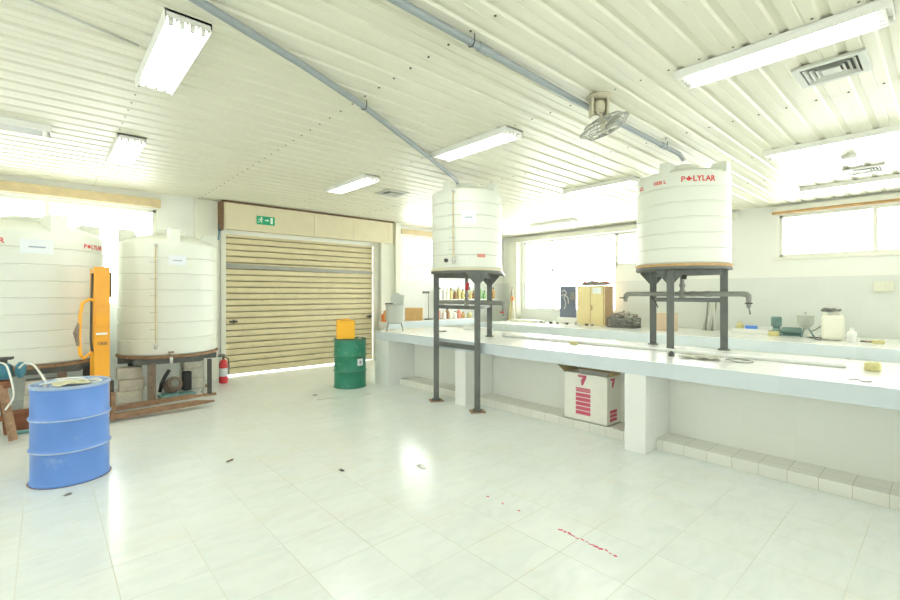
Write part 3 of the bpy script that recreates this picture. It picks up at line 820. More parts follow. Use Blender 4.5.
MB_ = MB(); MB_.lathe([(0, 0), (.285, 0), (.292, .0012), (0, .0016)], (0, 0, 0), 30); o = MB_.build('rust_stain', M_['oldwood']); o.location = (BD[0], BD[1], .0008); o.scale = (.95, .95, 1)
tag(o, 'brown rust ring on the floor under the blue drum', 'stain')
# jerrycan on the green drum
t = thing('jerrycan', 'amber yellow square plastic can standing on the green drum', 'jerrycan', (GD[0] - .10, GD[1] - .02, .803), facing(*GD) + .12)
mb = MB(); mb.box((0, 0, .150), (.285, .24, .30)); mb.build('can_body', M_['yellow'], t, .012)
mb = MB(); mb.tube([(-.05, 0, .295), (-.04, 0, .318), (.06, 0, .318), (.07, 0, .295)], .010, 8); mb.build('handle', M_['yellow'], t)
mb = MB(); mb.tube([(-.10, .05, .295), (-.10, .05, .32)], .026, 14); mb.build('cap', M_['yellow'], t)

# things on the blue drum
def sheet(name, label, cat, x, y, z, w_, d_, m, h=.02, seed=1, rz=0, th=.004, n=14):
    rnd = random.Random(seed); mb = MB(); fr = [(rnd.uniform(1, 4), rnd.uniform(1, 4), rnd.uniform(0, 6), rnd.uniform(.3, 1)) for _ in range(5)]
    V = []
    for i in range(n + 1):
        row = []
        for j in range(n + 1):
            u, v = i / n - .5, j / n - .5
            hh = sum(a[3] * math.sin(a[0] * u * 5 + a[1] * v * 5 + a[2]) for a in fr) / 3
            e = 1 + .10 * math.sin(7 * u + rnd.random() * .2) * math.cos(5 * v)
            row.append(mb.bm.verts.new((u * w_ * e, v * d_ * e, h * (hh + 1) * .5 + th)))
        V.append(row)
    for i in range(n):
        for j in range(n): mb._f([V[i][j], V[i + 1][j], V[i + 1][j + 1], V[i][j + 1]], True)
    r = bmesh.ops.extrude_face_region(mb.bm, geom=mb.bm.faces[:])
    for v in [g for g in r['geom'] if isinstance(g, bmesh.types.BMVert)]: v.co.z -= th
    o = mb.build(name, m); o.location = (x, y, z); o.rotation_euler = (0, 0, rz)
    return tag(o, label, cat)
sheet('folded_cloth', 'pale yellow folded cloth lying on the blue drum lid', 'cloth', BD[0] - .0, BD[1] - .09, .786, .24, .16, M_['cloth'], .03, 3, facing(*BD) + .1)
def tubething(name, label, cat, pts, r, m, n=8):
    o = Vector(pts[0]); P = [Vector(p) - o for p in pts]
    # smooth by Catmull-Rom
    Q = []
    for i in range(len(P) - 1):
        p0, p1, p2, p3 = P[max(i - 1, 0)], P[i], P[i + 1], P[min(i + 2, len(P) - 1)]
        for k in range(6):
            tt = k / 6; Q.append(.5 * ((2 * p1) + (p2 - p0) * tt + (2 * p0 - 5 * p1 + 4 * p2 - p3) * tt ** 2 + (3 * p1 - p0 - 3 * p2 + p3) * tt ** 3))
    Q.append(P[-1]); ob = MB().tube(Q, r, n).build(name, m); ob.location = o
    return tag(ob, label, cat)
tubething('hose', 'looped clear hose lying on the blue drum lid', 'hose', [(BD[0] - .20, BD[1] + .02, .794), (BD[0] - .05, BD[1] + .08, .80), (BD[0] + .12, BD[1] + .03, .796), (BD[0] + .20, BD[1] - .05, .794), (BD[0] + .12, BD[1] - .13, .795), (BD[0] + .06, BD[1] - .02, .825), (BD[0] - .1, BD[1] + .0, .83)], .008, M_['hose'])

# ------------------------------------------------------------------ tables under the floor tanks
def tank_table(label, cx, cy, R, ztop, legs, seed):
    t = thing('support_table', label, 'stand', (cx, cy, 0), facing(cx, cy))
    MB().lathe([(0, ztop - .045), (R, ztop - .045), (R + .02, ztop - .03), (R + .02, ztop - .004), (0, ztop - .002)], n=48).build('wooden_disc', M_['oldwood'], t)
    mb = MB(); w_ = R * 1.3
    for yy in (-R * .8, -.2, R * .55): mb.box((0, yy, ztop - .085), (2 * math.sqrt(max(R * R - yy * yy, .1)) + .02, .07, .08))
    for xx in (-R * .62, R * .62): mb.box((xx, 0, ztop - .085), (.07, R * 1.5, .075))
    mb.build('steel_frame', M_['steel'], t)
    for (lx, ly, w, mm) in legs:
        mb = MB(); mb.box((lx, ly, (ztop - .125) / 2 + .01), (w, w, ztop - .125)); lg = mb.build('leg', mm, t, .004)
        MB().box((lx, ly, .01), (w + .12, w + .08, .02)).build('foot_plate', M_['oldwood'], lg)
    return t
tank_table('steel and timber base under the tank beside the roller shutter', *B2, .65, .665,
           [(-.21, -.58, .10, M_['rustmotor']), (.52, -.42, .06, M_['dark']), (-.5, .3, .08, M_['dark']), (.45, .35, .08, M_['dark'])], 1)
tank_table('steel and timber base under the largest tank at the left edge', *B1, .78, .69,
           [(-.45, -.5, .09, M_['dark']), (.30, -.62, .09, M_['rustmotor']), (.6, .25, .08, M_['dark']), (-.5, .4, .08, M_['dark'])], 2)

# concrete blocks: stacked
def block(x, y, z, rz, label, grp, d=(.30, .20, .165), k=0):
    o = MB().box((0, 0, d[2] / 2), d).build('concrete_block', M_['concrete'], None, .014)
    o.location = (x, y, z); o.rotation_euler = (0, 0, rz); return tag(o, label, 'block', grp)
pos = ['bottom', 'middle', 'top']
for k in range(3):
    block(.90 + .02 * (k % 2), 7.84, .167 * k, -.1 + .03 * k, 'pale concrete block, %s of the stack behind the orange stacker' % pos[k], 'blocks left under the shutter-side tank')
    block(1.78 + .006 * k, 8.30, .167 * k, .1, 'pale concrete block, %s of the stack right of the rusty motor pump' % pos[k], 'blocks right under the shutter-side tank')
    block(-.02 + .01 * k, 7.45, .167 * k, .05, 'pale concrete block, %s of the stack under the largest tank' % pos[k], 'blocks under the largest left tank', (.36, .22, .165))
# electric pump under the tank
t = thing('electric_pump', 'rusty electric motor pump on teal base under the tank by the shutter', 'pump', (1.47, 7.72, 0), facing(1.47, 7.72) + .25)
mb = MB(); mb.box((0, 0, .03), (.46, .22, .045)); mb.box((-.1, 0, .065), (.18, .2, .03)); mb.build('base_frame', M_['teal'], t, .006)
mb = MB(); MX = Matrix.Rotation(math.radians(70), 3, 'X')
mb.lathe([(0, -.15), (.06, -.15), (.095, -.13), (.10, -.10), (.10, .10), (.09, .13), (0, .14)], (-.06, 0, .19), 24, M=MX); mb.build('motor', M_['rustmotor'], t)
mb = MB()
for k in range(8):
    mb.lathe([(.10, -.004), (.108, 0), (.10, .004)], Vector((-.06, 0, .19)) + MX @ Vector((0, 0, -.09 + .026 * k)), 24, M=MX)
mb.build('cooling_fins', M_['rustmotor'], t)
mb = MB(); mb.lathe([(0, -.005), (.05, -.005), (.055, .01)], Vector((-.06, 0, .19)) + MX @ Vector((0, 0, .145)), 18, M=MX); mb.build('fan_cover', M_['galv'], t)
mb = MB(); mb.box((.14, .05, .22), (.11, .12, .28)); mb.build('switch_box', M_['black'], t, .01)
mb = MB(); mb.tube([(-.2, .1, .1), (-.2, .02, .22), (-.16, 0, .32), (-.10, 0, .42)], .025, 10); mb.build('suction_pipe', M_['dark'], t)
tubething('drain_pipe', 'thin grey drain pipe with joints below the right of the shutter-side tank', 'pipe', [(1.80, 7.62, .53), (1.80, 7.62, .40), (1.81, 7.61, .22), (1.80, 7.63, .10), (1.80, 7.7, .03)], .016, M_['pale'])
t = thing('drain_tap', 'small brown tap hanging at the front rim of the tank by the shutter', 'tap', (1.32, 7.36, .68))
mb = MB(); mb.tube([(0, .02, 0), (0, -.04, 0), (0, -.05, -.04)], .018, 10); mb.box((0, -.03, .04), (.07, .03, .025)); mb.build('tap_body', M_['rustmotor'], t)
MB().tube([(0, -.05, -.03), (0, -.05, -.12)], .022, 10).build('spout', M_['pale'], t)

# fire extinguisher
t = thing('fire_extinguisher', 'red fire extinguisher on the floor left of the roller shutter', 'fire extinguisher', (2.30, 8.42, 0), facing(2.3, 8.4))
MB().lathe([(0, 0), (.062, 0), (.07, .01), (.07, .34), (.05, .39), (.022, .41), (0, .41)], n=24).build('cylinder', M_['extred'], t)
mb = MB(); mb.tube([(0, 0, .40), (0, 0, .45)], .018, 10); mb.box((-.03, 0, .465), (.12, .02, .02)); mb.box((-.03, 0, .49), (.11, .02, .012)); mb.build('valve_head', M_['dark'], t)
mb = MB(); mb.tube([(.02, 0, .45), (.075, -.02, .42), (.085, -.03, .30), (.082, -.03, .14)], .010, 8); mb.build('hose', M_['black'], t)
MB().lathe([(.0705, .12), (.0715, .12), (.0715, .26), (.0705, .26)], n=24).build('label_band', M_['paper'], t)

# ------------------------------------------------------------------ orange hand stacker
t = thing('pallet_stacker', 'orange hand pallet stacker with rusty forks beside the blue drum', 'stacker', (.50, 6.72, 0), 0)
mb = MB()
for y_ in (0, .56):
    mb.bb(-.075, .075, y_ - .04, y_ + .04, .08, 1.86)
mb.bb(-.07, .07, .041, .519, 1.79, 1.855); mb.bb(-.05, .05, .041, .519, .10, .18); mb.bb(-.05, .05, .041, .519, 1.25, 1.31)
mb.build('mast', M_['orange'], t, .008)
mb = MB(); mb.bb(-.06, .06, -.052, -.042, 1.16, 1.40); mb.build('front_cover_plate', M_['orange'], t, .003)
mb = MB(); mb.bb(-.055, .05, -.048, -.041, 1.06, 1.085); mb.build('white_sticker', M_['white'], t)
mb = MB(); text_into(mb, '1000', .05, lambda x, y_, z: Vector((x - .05, -.043 - z, y_ + .94)), .001); mb.build('capacity_mark', M_['rust'], t)
mb = MB(); mb.bb(.03, .12, .02, .54, .10, .50); mb.build('fork_carriage', M_['dark'], t, .006)
for (ya, yb_) in ((-.04, .09), (.44, .56)):
    mb = MB(); c0, c1 = ya, yb_
    sh = -.0 
    P = [(.10, c0, .03), (1.02, c0 + .05, .05), (1.24, c0 + .09, .06), (1.24, c1 - .01, .06), (1.02, c1 + .03, .05), (.10, c1, .03)]
    a = [mb.bm.verts.new(p) for p in P]; b = [mb.bm.verts.new((p[0], p[1], p[2] + (.055 if p[0] < 1.1 else .02))) for p in P]
    mb._f(list(reversed(a))); mb._f(b)
    for i in range(6): mb._f([a[i], a[(i + 1) % 6], b[(i + 1) % 6], b[i]])
    mb.bb(.08, .13, c0, c1, .03, .36)
    mb.build('fork', M_['forkbrown'], t, .006)
for y_ in (-.02, .58):
    mb = MB(); mb.lathe([(0, -.025), (.05, -.025), (.055, -.015), (.055, .015), (.05, .025), (0, .025)], (-.02, y_, .058), 20, M=Matrix.Rotation(PI / 2, 3, 'X')); mb.build('wheel', M_['black'], t)
mb = MB(); mb.tube([(-.07, -.02, 1.46), (-.11, -.06, 1.48), (-.18, -.08, 1.44), (-.20, -.09, 1.30), (-.21, -.09, 1.0), (-.20, -.09, .84)], .018, 10); h = mb.build('steering_handle', M_['orange'], t)
MB().tube([(-.205, -.09, 1.22), (-.235, -.09, 1.10), (-.215, -.09, .95)], [.014, .030, .02], 10).build('grip', M_['rustmotor'], h)
mb = MB(); mb.tube([(-.085, 0, 1.78), (-.095, -.01, 1.5), (-.10, -.02, 1.0), (-.085, 0, .85)], .012, 8); mb.build('lift_chain', M_['dark'], t)
mb = MB(); mb.tube([(.085, 0, 1.80), (.088, 0, 1.5)], .010, 8); mb.build('hydraulic_line', M_['dark'], t)
mb = MB(); mb.tube([(-.20, -.09, .85), (-.17, -.07, .80), (-.12, -.04, .84), (-.09, 0, .86)], .016, 8); mb.build('lower_linkage', M_['orange'], t)

# ------------------------------------------------------------------ left: wooden trestle, pump
t = thing('wooden_trestle', 'dark red-brown wooden trestle at the left edge holding a small pump', 'trestle', (-.44, 6.62, 0))
mb = MB(); mb.box((-.05, 0, .60), (.46, .18, .07)); mb.build('top_plank', M_['redwood'], t, .005)
for x_, y_, dx, dy in ((.11, -.06, .09, -.10), (-.22, -.06, -.05, -.10), (.10, .08, .05, .08), (-.22, .08, -.05, .08)):
    mb = MB(); a = Vector((x_, y_, .60)); b = Vector((x_ + dx, y_ + dy, .03)); d = (a - b)
    q = d.to_track_quat('Z', 'Y').to_euler(); mb.box((a + b) / 2, (.058, .05, d.length), rot=q); mb.build('leg', M_['oldwood'] if x_ > 0 and y_ < 0 else M_['redwood'], t, .004)
mb = MB(); mb.box((-.06, 0, .24), (.36, .05, .05)); mb.build('rail', M_['redwood'], t)
t = thing('water_pump', 'small petrol-blue pump on the wooden trestle at the left edge', 'pump', (-.34, 6.62, .636), -.2)
MR = Matrix.Rotation(math.radians(90), 3, 'Y')
mb = MB(); mb.lathe([(0, -.11), (.05, -.11), (.075, -.09), (.08, .03), (.06, .06), (0, .06)], (.02, 0, .10), 20, M=MR); mb.box((.0, 0, .03), (.16, .10, .03)); mb.build('motor', M_['petrol'], t)
mb = MB(); mb.lathe([(0, -.03), (.06, -.03), (.085, -.01), (.085, .02), (.05, .04), (0, .04)], (.15, 0, .10), 20, M=MR); mb.build('volute', M_['petrol'], t)
mb = MB(); mb.tube([(.02, 0, .16), (.02, 0, .22)], .03, 10); mb.box((.02, 0, .23), (.14, .09, .025)); mb.build('terminal_box', M_['dark'], t)
mb = MB(); mb.lathe([(0, -.04), (.05, -.04), (.05, .03), (0, .03)], (-.16, 0, .10), 16, M=MR); mb.build('end_cover', M_['pottank'], t)
tubething('hose', 'white hose running from the small pump to the blue drum lid', 'hose', [(-.20, 6.50, .77), (-.14, 6.2, .85), (-.07, 5.7, .87), (BD[0] - .16, BD[1] + .14, .80)], .009, M_['hose'])
tubething('hose', 'white hose drooping from the small pump down the trestle', 'hose', [(-.34, 6.48, .84), (-.29, 6.46, .80), (-.25, 6.44, .62), (-.24, 6.44, .48), (-.30, 6.42, .36)], .009, M_['hose'])
mb = MB(); mb.box((0, 0, .11), (.5, .20, .22)); o = mb.build('wooden_crate', M_['redwood'], None, .006); o.location = (-.05, 7.02, 0); tag(o, 'low dark wooden crate on the floor under the largest left tank', 'crate')
tubething('green_hose', 'short green hose on the floor behind the blue drum', 'hose', [(-.25, 6.86, .022), (0, 6.80, .022), (.22, 6.78, .022)], .02, M_['teal'])
tubething('strap', 'short blue strap hanging at the left end of the shutter box', 'strap', [(2.36, YS - .16, 2.80), (2.35, YS - .17, 2.70), (2.34, YS - .15, 2.52)], .014, M_['petrol'])

# ------------------------------------------------------------------ things on the front bench
ZB = .9
t = thing('washing_machine', 'small grey tub on four legs with raised lid at the shutter end of bench', 'machine', (4.50, 6.42, ZB), facing(4.58, 6.32))
MB().lathe([(0, .13), (.13, .13), (.15, .15), (.158, .44), (.166, .45), (.166, .465), (.15, .465), (.148, .30), (0, .30)], n=32).build('tub', M_['tubgrey'], t)
for a in (35, 145, 215, 325):
    a = math.radians(a); c = Vector((math.cos(a), math.sin(a), 0)); MB().tube([c * .125 + Vector((0, 0, .16)), c * .16 + Vector((0, 0, .06)), c * .17 + Vector((0, 0, 0))], .012, 8).build('leg', M_['galv'], t)
mb = MB(); n = 16
mb.slab3([(.02 + .10 * math.cos(a) * (1), -.02 + .02 * math.sin(a), .56 + .105 * math.sin(a)) for a in [2 * PI * i / n for i in range(n)]], (.0, .012, .0)); 
mb.slab3([(.0, -.02, .45), (.145, -.02, .45), (.16, .02, .62), (.09, .02, .63)], (0, .01, 0)); mb.build('raised_lid', M_['pottank'], t)
mb = MB(); mb.tube([(-.17, 0, .47), (-.05, -.02, .475), (.06, 0, .47)], .012, 8); mb.build('lid_bar', M_['dark'], t)
MB().box((-.165, -.03, .28), (.03, .04, .16)).build('orange_sticker', M_['brownbox'], t)
# orange bottle behind
def bottle(x, y, z, r, h, m, label, cap=None, grp=None, name='bottle', cat='bottle'):
    t = thing(name, label, cat, (x, y, z), random.uniform(0, 3), grp)
    MB().lathe([(0, 0), (r * .95, 0), (r, r * .1), (r, h * .62), (r * .9, h * .70), (r * .38, h * .82), (r * .36, h * .90), (0, h * .90)], n=16).build('bottle_body', m, t)
    MB().lathe([(0, 0), (r * .44, 0), (r * .44, h * .12), (0, h * .12)], (0, 0, h * .885), 12).build('cap', cap or m, t)
    return t
M_['orangeb'] = mat('orange_plastic', (.85, .22, .06), .4)
bottle(5.84, 8.72, ZB, .09, .24, M_['orangeb'], 'squat orange bottle left of the grey tub on the far wall bench', M_['extred'])
# long pipe lying on the bench
t = thing('long_pipe', 'long cream pipe lying along the middle of the front bench', 'pipe', (5.15, 0, ZB + .018))
MB().tube([(0, .60, 0), (0, 4.52, 0)], .018, 12).build('pipe_tube', M_['white'], t)
t = tag(MB().box((0, 0, .035), (.10, .10, .07)).build('sponge', M_['sponge'], None, .012), 'yellow sponge block at the right end of the long pipe on the front bench', 'sponge')
t.location = (5.13, .43, ZB)
sheet('crumpled_rag', 'pale crumpled rag on the front bench right of the tank stand', 'rag', 4.84, 1.66, ZB, .22, .34, M_['rag'], .035, 5, .1)
for k, (pts, lab) in enumerate([
    ([(4.86, 1.44, ZB + .007), (4.95, 1.36, ZB + .02), (4.90, 1.22, ZB + .007), (4.78, 1.30, ZB + .007), (4.85, 1.42, ZB + .02), (4.96, 1.28, ZB + .007)], 'tangled dark wire lying beside the crumpled rag on the front bench'),
    ([(4.42, .50, ZB + .004), (4.45, .46, ZB + .012), (4.42, .42, ZB + .004), (4.46, .38, ZB + .004)], 'tiny bent wire near the front edge of the front bench at right')]):
    tubething('wire', lab, 'wire', pts, .004, M_['galv'])
bottle(4.80, 1.92, ZB, .03, .05, M_['dark'], 'small dark fitting at the left end of the crumpled rag', None, None, 'pipe_fitting', 'fitting')
t = tag(MB().box((0, 0, .015), (.05, .09, .03)).build('wood_offcut', M_['sponge'], None, .003), 'small tan offcut on the front bench between the two tank stands', 'offcut'); t.location = (5.0, 3.20, ZB)
t = tag(MB().box((0, 0, .012), (.10, .10, .024)).build('small_tray', M_['galv'], None, .003), 'small grey tray on the front bench left of the nearer tank stand', 'tray'); t.location = (5.0, 5.75, ZB)
mb = MB(); mb.bb(0, .05, 0, .7, 0, .06); o = mb.build('white_trim_bar', M_['white'], None, .005); o.location = (5.62, 5.2, ZB); tag(o, 'short white bar on the rear of the front bench behind the first stand', 'bar')

# carton under the bench
t = thing('cardboard_box', 'open white carton with crimson stripes on the plinth under the front bench', 'box', (4.52, 2.48, .101))
D, W, HH = .30, .54, .53
mb = MB(); mb.use(M_['carton'])
mb.bb(0, .008, 0, W, 0, HH); mb.bb(D - .008, D, 0, W, 0, HH); mb.bb(.008, D - .008, 0, .008, 0, HH); mb.bb(.008, D - .008, W - .008, W, 0, HH); mb.bb(0, D, 0, W, 0, .008)
mb.build('carton_walls', None, t)
mb = MB(); mb.slab3([(0, W, HH), (D, W, HH), (D + .0, W + .10, HH + .10), (0, W + .12, HH + .10)], (0, .003, .004)); mb.build('flap', M_['cartonin'], t)
mb = MB(); mb.slab3([(D, 0, HH), (D, W, HH), (D - .02, W - .02, HH + .09), (D - .02, .02, HH + .09)], (.004, 0, 0)); mb.build('flap', M_['cartonin'], t)
mb = MB(); mb.slab3([(.01, 0.01, HH), (D - .02, 0.01, HH), (D - .04, -.03, HH + .10), (.05, -.03, HH + .07)], (0, .004, 0)); mb.build('flap', M_['cartonin'], t)
mb = MB(); mb.slab3([(0, .02, HH), (0, W - .02, HH), (.13, W - .02, HH - .02), (.13, .02, HH - .035)], (0, 0, .004)); mb.build('flap', M_['carton'], t)
mb = MB()
def stripes(mb, org, ux, n, w_, z0, z1, nrm):
    for i in range(n):
        a = z0 + (z1 - z0) * i / n; b = a + (z1 - z0) / n * .80
        p = Vector(org); mb.slab3([p + Vector((0, 0, a)), p + ux * w_ + Vector((0, 0, a)), p + ux * w_ + Vector((0, 0, b)), p + Vector((0, 0, b))], nrm * .0015)
uy = Vector((0, -1, 0)); nx = Vector((-1, 0, 0))
stripes(mb, (-.0008, W - .155, 0), uy, 5, .185, .075, .325, nx)
stripes(mb, (-.0008, W - .155, 0), uy, 3, .185, .33, .38, nx)
def seven(mb, org, ux, s_, nrm):
    p = Vector(org); q = lambda a, b: p + ux * a * s_ + Vector((0, 0, b * s_))
    mb.slab3([q(0, 1), q(1, 1), q(1, .78), q(.16, .78)], nrm * .0015)
    mb.slab3([q(1, .80), q(.62, .0), q(.44, .0), q(.40, .50), q(.62, .78)], nrm * .0015)
mb.build('striped_print', M_['pink'], t); mb = MB()
seven(mb, (-.0008, W - .175, .405), uy, .115, nx); mb.build('emblem', M_['pink'], t); mb = MB()
ux = Vector((1, 0, 0)); ny = Vector((0, -1, 0))
stripes(mb, (.06, -.0008, 0), ux, 3, .15, .04, .17, ny); mb.build('striped_print', M_['pink'], t); mb = MB()
seven(mb, (.06, -.0008, .405), ux, .105, ny)
mb.build('emblem', M_['pink'], t)

# ------------------------------------------------------------------ things on the wall bench
ZW = .79
t = thing('storage_cabinet', 'straw-coloured storage cabinet with white label on the wall bench', 'cabinet', (9.85, 5.47, ZW))
mb = MB(); mb.use(M_['cabinet']); mb.bb(0, .02, 0, .74, 0, .95); mb.use(M_['cabside']); mb.bb(.021, .42, 0, .74, 0, .95); mb.build('cabinet_body', None, t, .003)
MB().box((-.004, .20, .83), (.008, .22, .15)).build('white_label', M_['paper'], t)
mb = MB(); mb.bb(-.006, 0, .02, .035, .02, .93); mb.bb(-.006, 0, .365, .375, .02, .93); mb.build('door_seam', M_['cabside'], t)
MB().box((-.012, .33, .42), (.024, .02, .12)).build('handle', M_['cabside'], t, .003)
t = thing('wire_heap', 'heap of red and grey wires lying on top of the straw cabinet', 'wires', (10.05, 5.82, ZW + .952))
for k in range(9):
    rnd = random.Random(k); a = [(rnd.uniform(-.12, .12), rnd.uniform(-.38, .38), rnd.uniform(.01, .12)) for _ in range(7)]
    MB().tube(a, .014, 6).build('wire', M_['extred'] if k in (2, 6) else (M_['galv'] if k % 2 else M_['scrap']), t)
t = thing('test_panel', 'blue-grey upright panel with looped white tubing left of the straw cabinet', 'panel', (10.15, 6.42, ZW))
MB().bb(0, .04, .02, .50, .14, .96).build('panel_board', M_['bluegrey'], t, .004)
MB().bb(-.06, .10, 0, .54, 0, .14).build('foot_block', M_['white'], t, .004)
mb = MB()
mb.tube([(-.02, .42, .80), (-.03, .35, .86), (-.02, .28, .78), (-.02, .36, .66), (-.02, .30, .52), (-.02, .34, .36)], .012, 8)
mb.tube([(-.02, .44, .70), (-.03, .36, .74), (-.02, .24, .66), (-.02, .22, .50)], .012, 8)
mb.build('looped_tubing', M_['pale'], t)
MB().box((-.02, .10, .7), (.04, .1, .2)).build('gauge_box', M_['galv'], t)

t = thing('plastic_crate', 'grey slatted crate heaped with pale scraps right of the straw cabinet', 'crate', (9.5, 4.62, ZW))
mb = MB()
for zz in (0, .06, .12, .18): 
    mb.bb(0, .02, 0, .60, zz, zz + .035); mb.bb(.38, .40, 0, .60, zz, zz + .035); mb.bb(0, .40, 0, .02, zz, zz + .035); mb.bb(0, .40, .58, .60, zz, zz + .035)
for yy in (0, .12, .24, .36, .48, .58): mb.bb(.001, .019, yy, yy + .02, 0, .21); mb.bb(.381, .399, yy, yy + .02, 0, .21)
mb.bb(0, .40, 0, .60, 0, .012); mb.build('crate_frame', M_['crate'], t)
h = MB(); rnd = random.Random(4)
for k in range(95):
    x_, y_ = rnd.uniform(.04, .36), rnd.uniform(.04, .56); hh = .36 - 1.3 * (x_ - .2) ** 2 - 1.1 * (y_ - .3) ** 2
    h.box((x_, y_, rnd.uniform(.06, max(hh, .08))), (rnd.uniform(.03, .10), rnd.uniform(.03, .10), rnd.uniform(.01, .04)), rot=Euler((rnd.uniform(-.6, .6), rnd.uniform(-.6, .6), rnd.uniform(0, 3))))
o = h.build('pipe_scraps', M_['scrap']); o.location = (9.5, 4.62, ZW); tag(o, 'heap of pale broken scraps filling the grey crate', 'scraps'); o['kind'] = 'stuff'
o = MB().box((0, 0, .18), (.25, .40, .36)).build('cardboard_box', M_['tanbox'], None, .005); o.location = (9.5, 3.92, ZW); tag(o, 'small tan cardboard box behind the red-lettered tank stand legs', 'box')

# leaning bundle behind the stand
t = thing('pipe_bundle', 'bundle of pale rods leaning on the wall bench behind the tank stand', 'rods', (10.2, 3.22, ZW))
for k in range(6):
    MB().tube([(-.10 + .015 * k, -.02 + .045 * k, 0), (.16, .06 + .03 * k - .06 * (k % 2), .62 - .04 * (k % 3))], .018 + .006 * (k % 2), 8).build('rod', [M_['pale'], M_['galv'], M_['pottank']][k % 3], t)
# small sink tray with bottle and blue sponge
t = thing('wash_tray', 'low white raised wash tray on the wall bench', 'tray', (9.90, 2.22, ZW))
mb = MB(); mb.bb(0, .38, 0, .62, 0, .05); mb.bb(0, .02, 0, .62, .05, .09); mb.bb(.36, .38, 0, .62, .05, .12); mb.bb(0, .38, 0, .02, .05, .09); mb.bb(0, .38, .60, .62, .05, .09); mb.build('tray_body', M_['white'], t, .006)
bottle(10.12, 2.75, ZW + .052, .06, .17, M_['sponge'], 'small yellowish bottle on the white wash tray', M_['pale'])
o = MB().box((0, 0, .045), (.10, .19, .09)).build('scrub_sponge', M_['bluething'], None, .012); o.location = (10.12, 2.56, ZW + .052); tag(o, 'bright blue sponge on the white wash tray', 'sponge')
o = MB().box((0, 0, .04), (.16, .14, .08)).build('stone_block', M_['sponge'], None, .008); o.location = (9.75, 2.12, ZW); tag(o, 'small tan block right beside the white wash tray', 'block')

# green grinder pump
t = thing('centrifugal_pump', 'grey-green bench pump with upright canister on the wall bench', 'pump', (10.0, 1.98, ZW), facing(10, 1.9))
mb = MB(); mb.lathe([(0, .02), (.055, .02), (.075, .04), (.07, .09), (.05, .12), (.06, .15), (.08, .17), (.084, .31), (.074, .32), (.074, .335), (0, .335)], (-.15, 0, 0), 24); mb.build('canister', M_['tealgrey'], t)
mb = MB(); mb.lathe([(0, -.16), (.05, -.16), (.065, -.13), (.065, .12), (.05, .14), (0, .14)], (.08, 0, .085), 20, M=MR); mb.build('motor', M_['tealgrey'], t)
MB().box((0, 0, .01), (.40, .16, .02)).build('base_plate', M_['tealgrey'], t, .003)
t = thing('filter_pot', 'grey round pot with bent spout on the wall bench next to green pump', 'pot', (9.85, 1.68, ZW), facing(9.95, 1.6))
MB().lathe([(0, .13), (.03, .13), (.05, .16), (.11, .22), (.118, .27), (.118, .36), (.128, .365), (.128, .38), (.06, .39), (.02, .40), (.018, .44), (0, .44)], n=28).build('pot_body', M_['pottank'], t)
mb = MB()
for a in (0, 2.1, 4.2): mb.tube([(.04 * math.cos(a), .04 * math.sin(a), .15), (.12 * math.cos(a), .12 * math.sin(a), .0)], .012, 8)
mb.build('legs', M_['tealgrey'], t)
MB().tube([(.06, -.02, .10), (.14, -.03, .14), (.20, -.04, .20), (.26, -.04, .21), (.32, -.04, .17)], .010, 8).build('bent_spout', M_['galv'], t)
sheet('dark_cloth', 'small dark cloth on the wall bench in front of the grey pot', 'cloth', 9.62, 1.50, ZW, .12, .24, M_['crate'], .035, 8, .2)
tubething('cable', 'thin dark cable lying from the grey pot to the cream jug', 'cable', [(9.55, 1.52, ZW + .008), (9.45, 1.5, ZW + .008), (9.36, 1.45, ZW + .008), (9.30, 1.38, ZW + .008)], .006, M_['dark'])

# jug, bottle, brush
t = thing('jerrycan', 'cream plastic jug with dark gloves on top on the wall bench', 'jug', (9.50, 1.27, ZW), facing(9.5, 1.16))
MB().box((0, 0, .21), (.285, .22, .40)).build('jug_body', M_['jug'], t, .045)
mb = MB(); mb.tube([(-.09, 0, .40), (-.09, 0, .44)], .032, 14); mb.build('cap', M_['jug'], t)
mb = MB(); mb.tube([(-.02, 0, .40), (0, 0, .44), (.08, 0, .44), (.10, 0, .40)], .014, 10); mb.build('handle', M_['jug'], t)
sheet('dark_gloves', 'dark crumpled gloves lying on top of the cream jug', 'gloves', 9.48, 1.29, ZW + .452, .10, .24, M_['crate'], .07, 12, .1)
bottle(9.34, 1.02, ZW, .06, .22, M_['white'], 'small white bottle right of the cream jug on the wall bench')
t = thing('scrub_brush', 'dark handled brush with tan head lying right of the white bottle', 'brush', (9.32, .92, ZW))
MB().tube([(0, 0, .025), (0, -.13, .025)], .014, 8).build('handle', M_['rustmotor'], t)
MB().box((0, -.20, .03), (.07, .14, .05)).build('head', M_['sponge'], t, .008)

# wall switch box, little fittings on the right wall
t = thing('switch_box', 'cream electrical switch box on the right-hand wall below the window', 'switch', (X1 - .002, .74, 1.58))
MB().bb(-.05, 0, -.13, .13, 0, .17).build('box_body', M_['switch'], t, .006)
MB().bb(-.056, -.05, -.11, -.01, .03, .14).build('cover_plate', M_['switch'], t, .003)
o = MB().box((0, 0, 0), (.05, .08, .08)).build('wall_socket', M_['galv'], None, .004); o.location = (X1 - .027, 4.95, 2.16); tag(o, 'small dark socket on the right wall above the straw cabinet', 'socket')

